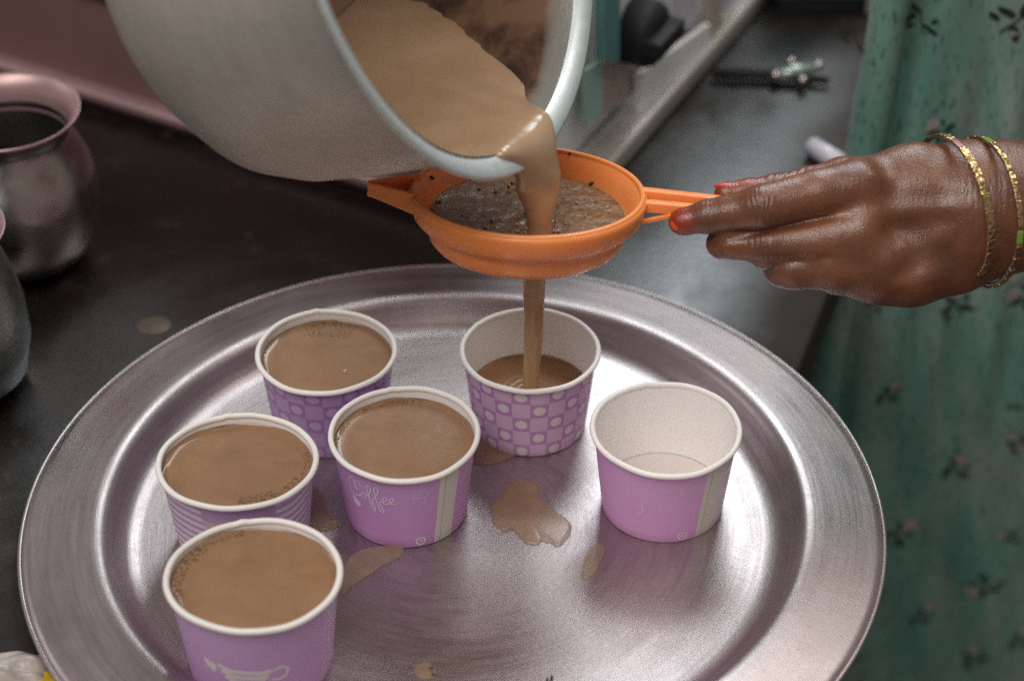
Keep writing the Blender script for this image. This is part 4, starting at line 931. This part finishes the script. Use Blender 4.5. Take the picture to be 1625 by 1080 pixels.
# ------------------------------------------------------------------ gas stove behind
A = onz(120, 170, ZC); B_ = onz(290, 224, ZC); K1 = onz(997, 262, ZC); K2 = onz(1223, 0, ZC)
d1 = (B_ - A)[:2]; d2 = (K2 - K1)[:2]
tt = np.linalg.solve(np.array([d1, -d2]).T, (K1 - A)[:2]); cor = A[:2] + d1 * tt[0]
d1 /= np.linalg.norm(d1); d2 /= np.linalg.norm(d2)
stv = empty('gas_stove', (cor[0], cor[1], ZC), (0, 0, 0)); tag(stv, 'blurred maroon and white gas stove on the counter behind the pan', 'stove')
def q3(a, b, z): p = -d1 * a + d2 * b; return (p[0], p[1], z)           # a: along the left face, b: along the right face
def slab(a0, a1, b0, b1, z0, z1, bev=.002): return hexa([q3(a0, b0, z0), q3(a1, b0, z0), q3(a1, b1, z0), q3(a0, b1, z0), q3(a0, b0, z1), q3(a1, b0, z1), q3(a1, b1, z1), q3(a0, b1, z1)], bev)
V, F_ = slab(.03, .70, .009, .6, .0120, .17, .002); mesh('stove_body', V, F_, M['maroon'], stv)
V, F_ = slab(.02, .70, .000, .012, .0065, .0135, .003); mesh('lower_lip', V, F_, M['pink_metal'], stv)
V, F_ = slab(.03, .70, .006, .40, .0005, .0070, .001); mesh('stove_plinth', V, F_, M['maroon'], stv)
V, F_ = slab(.0, .022, .000, .60, .0005, .014, .003); mesh('side_rail', V, F_, M['grey_rail'], stv)
V, F_ = slab(.0225, .0295, .014, .60, .004, .12, .002); mesh('side_panel', V, F_, M['white_panel'], stv)
for a0 in (.452, .470, .500):
    V, F_ = slab(a0, a0 + .003, .0065, .0095, .015, .0708, .0008); mesh('panel_seam', V, F_, M['black'], stv)
V, F_ = slab(.10, .70, .0060, .0095, .071, .0735, .001); mesh('trim_line', V, F_, M['black'], stv)
def put(u, v, z, name, VF, mat, label, cat, rot=0): 
    p = onz(u, v, z); o = mesh(name, VF[0], VF[1], mat); o.location = tuple(p); o.rotation_euler[2] = rot; tag(o, label, cat); return o

ax_ = np.array([d1[0], d1[1], 0]); e1_ = np.array([d2[0], d2[1], 0]); Zv = np.array([0, 0, 1.]); SL = np.array(stv.location)
def on_panel(u, v, out=0.):  # where the line of sight meets the stove's white side, in stove space
    p0 = SL - ax_ * (.0225 - out); D_ = ray(u, v); t = ((p0 - C0) @ ax_) / (D_ @ ax_); return C0 + D_ * t - SL
def patch(px, out, th_, mat, name, bev=.0008):
    P = [on_panel(u, v, out) for u, v in px]; V, F_ = hexa(P + [p + ax_ * th_ for p in P], 0); return mesh(name, V, F_, mat, stv, False)
patch([(1060, -60), (1060, 62), (1100, 30), (1100, -60)], .0002, .002, M['lavender'], 'lavender_plate')
patch([(1134, -60), (1134, 28), (1170, -10), (1170, -60)], .0002, .002, M['lavender'], 'lavender_plate')
patch([(1112, -60), (1116, 62), (1134, 44), (1133, -60)], .0002, .005, M['beige'], 'upright_trim')
patch([(922, 110), (922, 200), (948, 182), (948, 96)], .0002, .003, M['mint'], 'mint_plate')
patch([(951, 100), (951, 182), (1012, 136), (1012, 60)], .0002, .002, M['beige'], 'beige_plate')
patch([(1006, 118), (1006, 188), (1120, 92), (1120, 36)], .0042, .003, M['white_panel'], 'white_lower_strip')
patch([(944, -50), (944, 92), (968, 92), (968, -50)], .002, .006, M['teal'], 'teal_plate')
def knob(c, R, L_, mat, name):
    V, F_ = lathe([(0, 0), (R, 0), (R, L_ * .5), (R * .88, L_ * .66), (R * .5, L_ * .7), (0, L_ * .7)], 40); Vg, Fg = boxm(-R * .92, R * .92, -R * .26, R * .26, L_ * .4, L_, R * .08); V, F_ = join([(V, F_), (Vg, Fg)])
    return mesh(name, np.array([c + e1_ * v[0] + Zv * v[1] + ax_ * v[2] for v in V]), F_, mat, stv)
knob(on_panel(1000, 46, .002), .0185, .026, M['black'], 'control_knob')

# ------------------------------------------------------------------ small things on the counter
def stand(u, v, label, cat, name, z=0.): p = onz(u, v, ZC + z); o = empty(name, p); tag(o, label, cat); return o
# teal box at the far end
p0 = onz(1232, 20); p1 = onz(1368, 34)
tb = empty('teal_box', (p0[0], p0[1], ZC + .0003)); tag(tb, 'teal box and its underside shadow built as a dark block at the far end of the counter', 'box')
w_ = p1[0] - p0[0]
V, F_ = boxm(0, w_, -.002, .10, 0, .011, .001); mesh('underside_shade', V, F_, M['black'], tb); V, F_ = boxm(-.003, w_ + .003, -.004, .10, .0112, .05, .002); mesh('box_body', V, F_, M['teal'], tb)  # the black block stands in for the shadow under the box
V, F_ = boxm(w_ + .0035, w_ + .012, -.004, .03, 0, .045, .002); mesh('side_bracket', V, F_, M['grey_rail'], tb)
# rod with shiny knobs
lg = stand(1228, 128, 'dark rod with shiny clear metal knobs lying on the far counter', 'gas lighter', 'gas_lighter')
L0 = np.array(lg.location); aa_ = onz(1130, 128) - L0; bb_ = onz(1315, 138) - L0
V, F_ = tube([aa_ + Zv * .0045, Zv * .0045, bb_ + Zv * .004], [.0032, .0034, .002], 12); mesh('rod', V, F_, M['black'], lg)
for u, v in ((1231, 120), (1256, 99), (1299, 104), (1274, 128)):
    q = onz(u, v, ZC + .006) - L0; V, F_ = lathe([(0, -.0030), (.0022, -.0022), (.0030, 0), (.0022, .0022), (0, .0030)], 20); mesh('knob', V + q, F_, M['steel'], lg)
V, F_ = tube([onz(1228, 121, ZC + .005) - L0, onz(1262, 113, ZC + .007) - L0, onz(1302, 105, ZC + .005) - L0], [.0022, .0042, .0020], 12); mesh('metal_body', V, F_, M['glass'], lg)
# whitish stub
V, F_ = tube([onz(1288, 232, ZC + .0055), onz(1338, 262, ZC + .0055)], [.0055, .0055], 20); c = V.mean(0); o = mesh('white_stub', V - c, F_, M['lavender']); o.location = tuple(c); tag(o, 'small whitish stub lying on the counter just above the hand', 'stub')
# old drop of tea on the dark counter
V, F_ = lathe([(0, .0008), (.006, .0006), (.0085, 0)], 40); V[:, 1] *= .9; o = mesh('dried_drop', V, [f[::-1] for f in F_], simple('dried_tea', (.075, .056, .042), .5, vary=.6, vs=300)); p = onz(244, 516, ZC + .0002); o.location = tuple(p); tag(o, 'single beige tea drop on the dark counter, left of the tray', 'drop')
# crumpled packet at the lower left corner
c = onz(-20, 1100, ZC); pk = empty('snack_packet', c); tag(pk, 'crumpled clear and yellow packet at the bottom left corner', 'packet')
def crump(x0, x1, y0, y1, hh, seed, mat, name):
    n = 60; V = []; F_ = []
    for i in range(n):
        for j in range(n):
            a, b = i / (n - 1), j / (n - 1); x, y = x0 + (x1 - x0) * a, y0 + (y1 - y0) * b; e = (math.sin(math.pi * a) * math.sin(math.pi * b)) ** .45; V.append((x, y, hh * e))
    V = np.array(V); V[:, 2] += hh * .22 * np.abs(vnoise(V, 260, seed)) * (V[:, 2] > .001) + hh * .10 * vnoise(V, 520, seed + 1) * (V[:, 2] > .002); V[:, 0] += .002 * vnoise(V, 200, seed + 2); V[:, 2] = np.maximum(V[:, 2], .0003)
    for i in range(n - 1):
        for j in range(n - 1): a = i * n + j; F_.append((a, a + n, a + n + 1, a + 1))
    return mesh(name, V, F_, mat, pk)
crump(-.03, .0225, -.05, .0205, .012, 3, M['film'], 'clear_film'); crump(.0185, .0375, -.06, .010, .011, 9, M['yellow'], 'yellow_end')
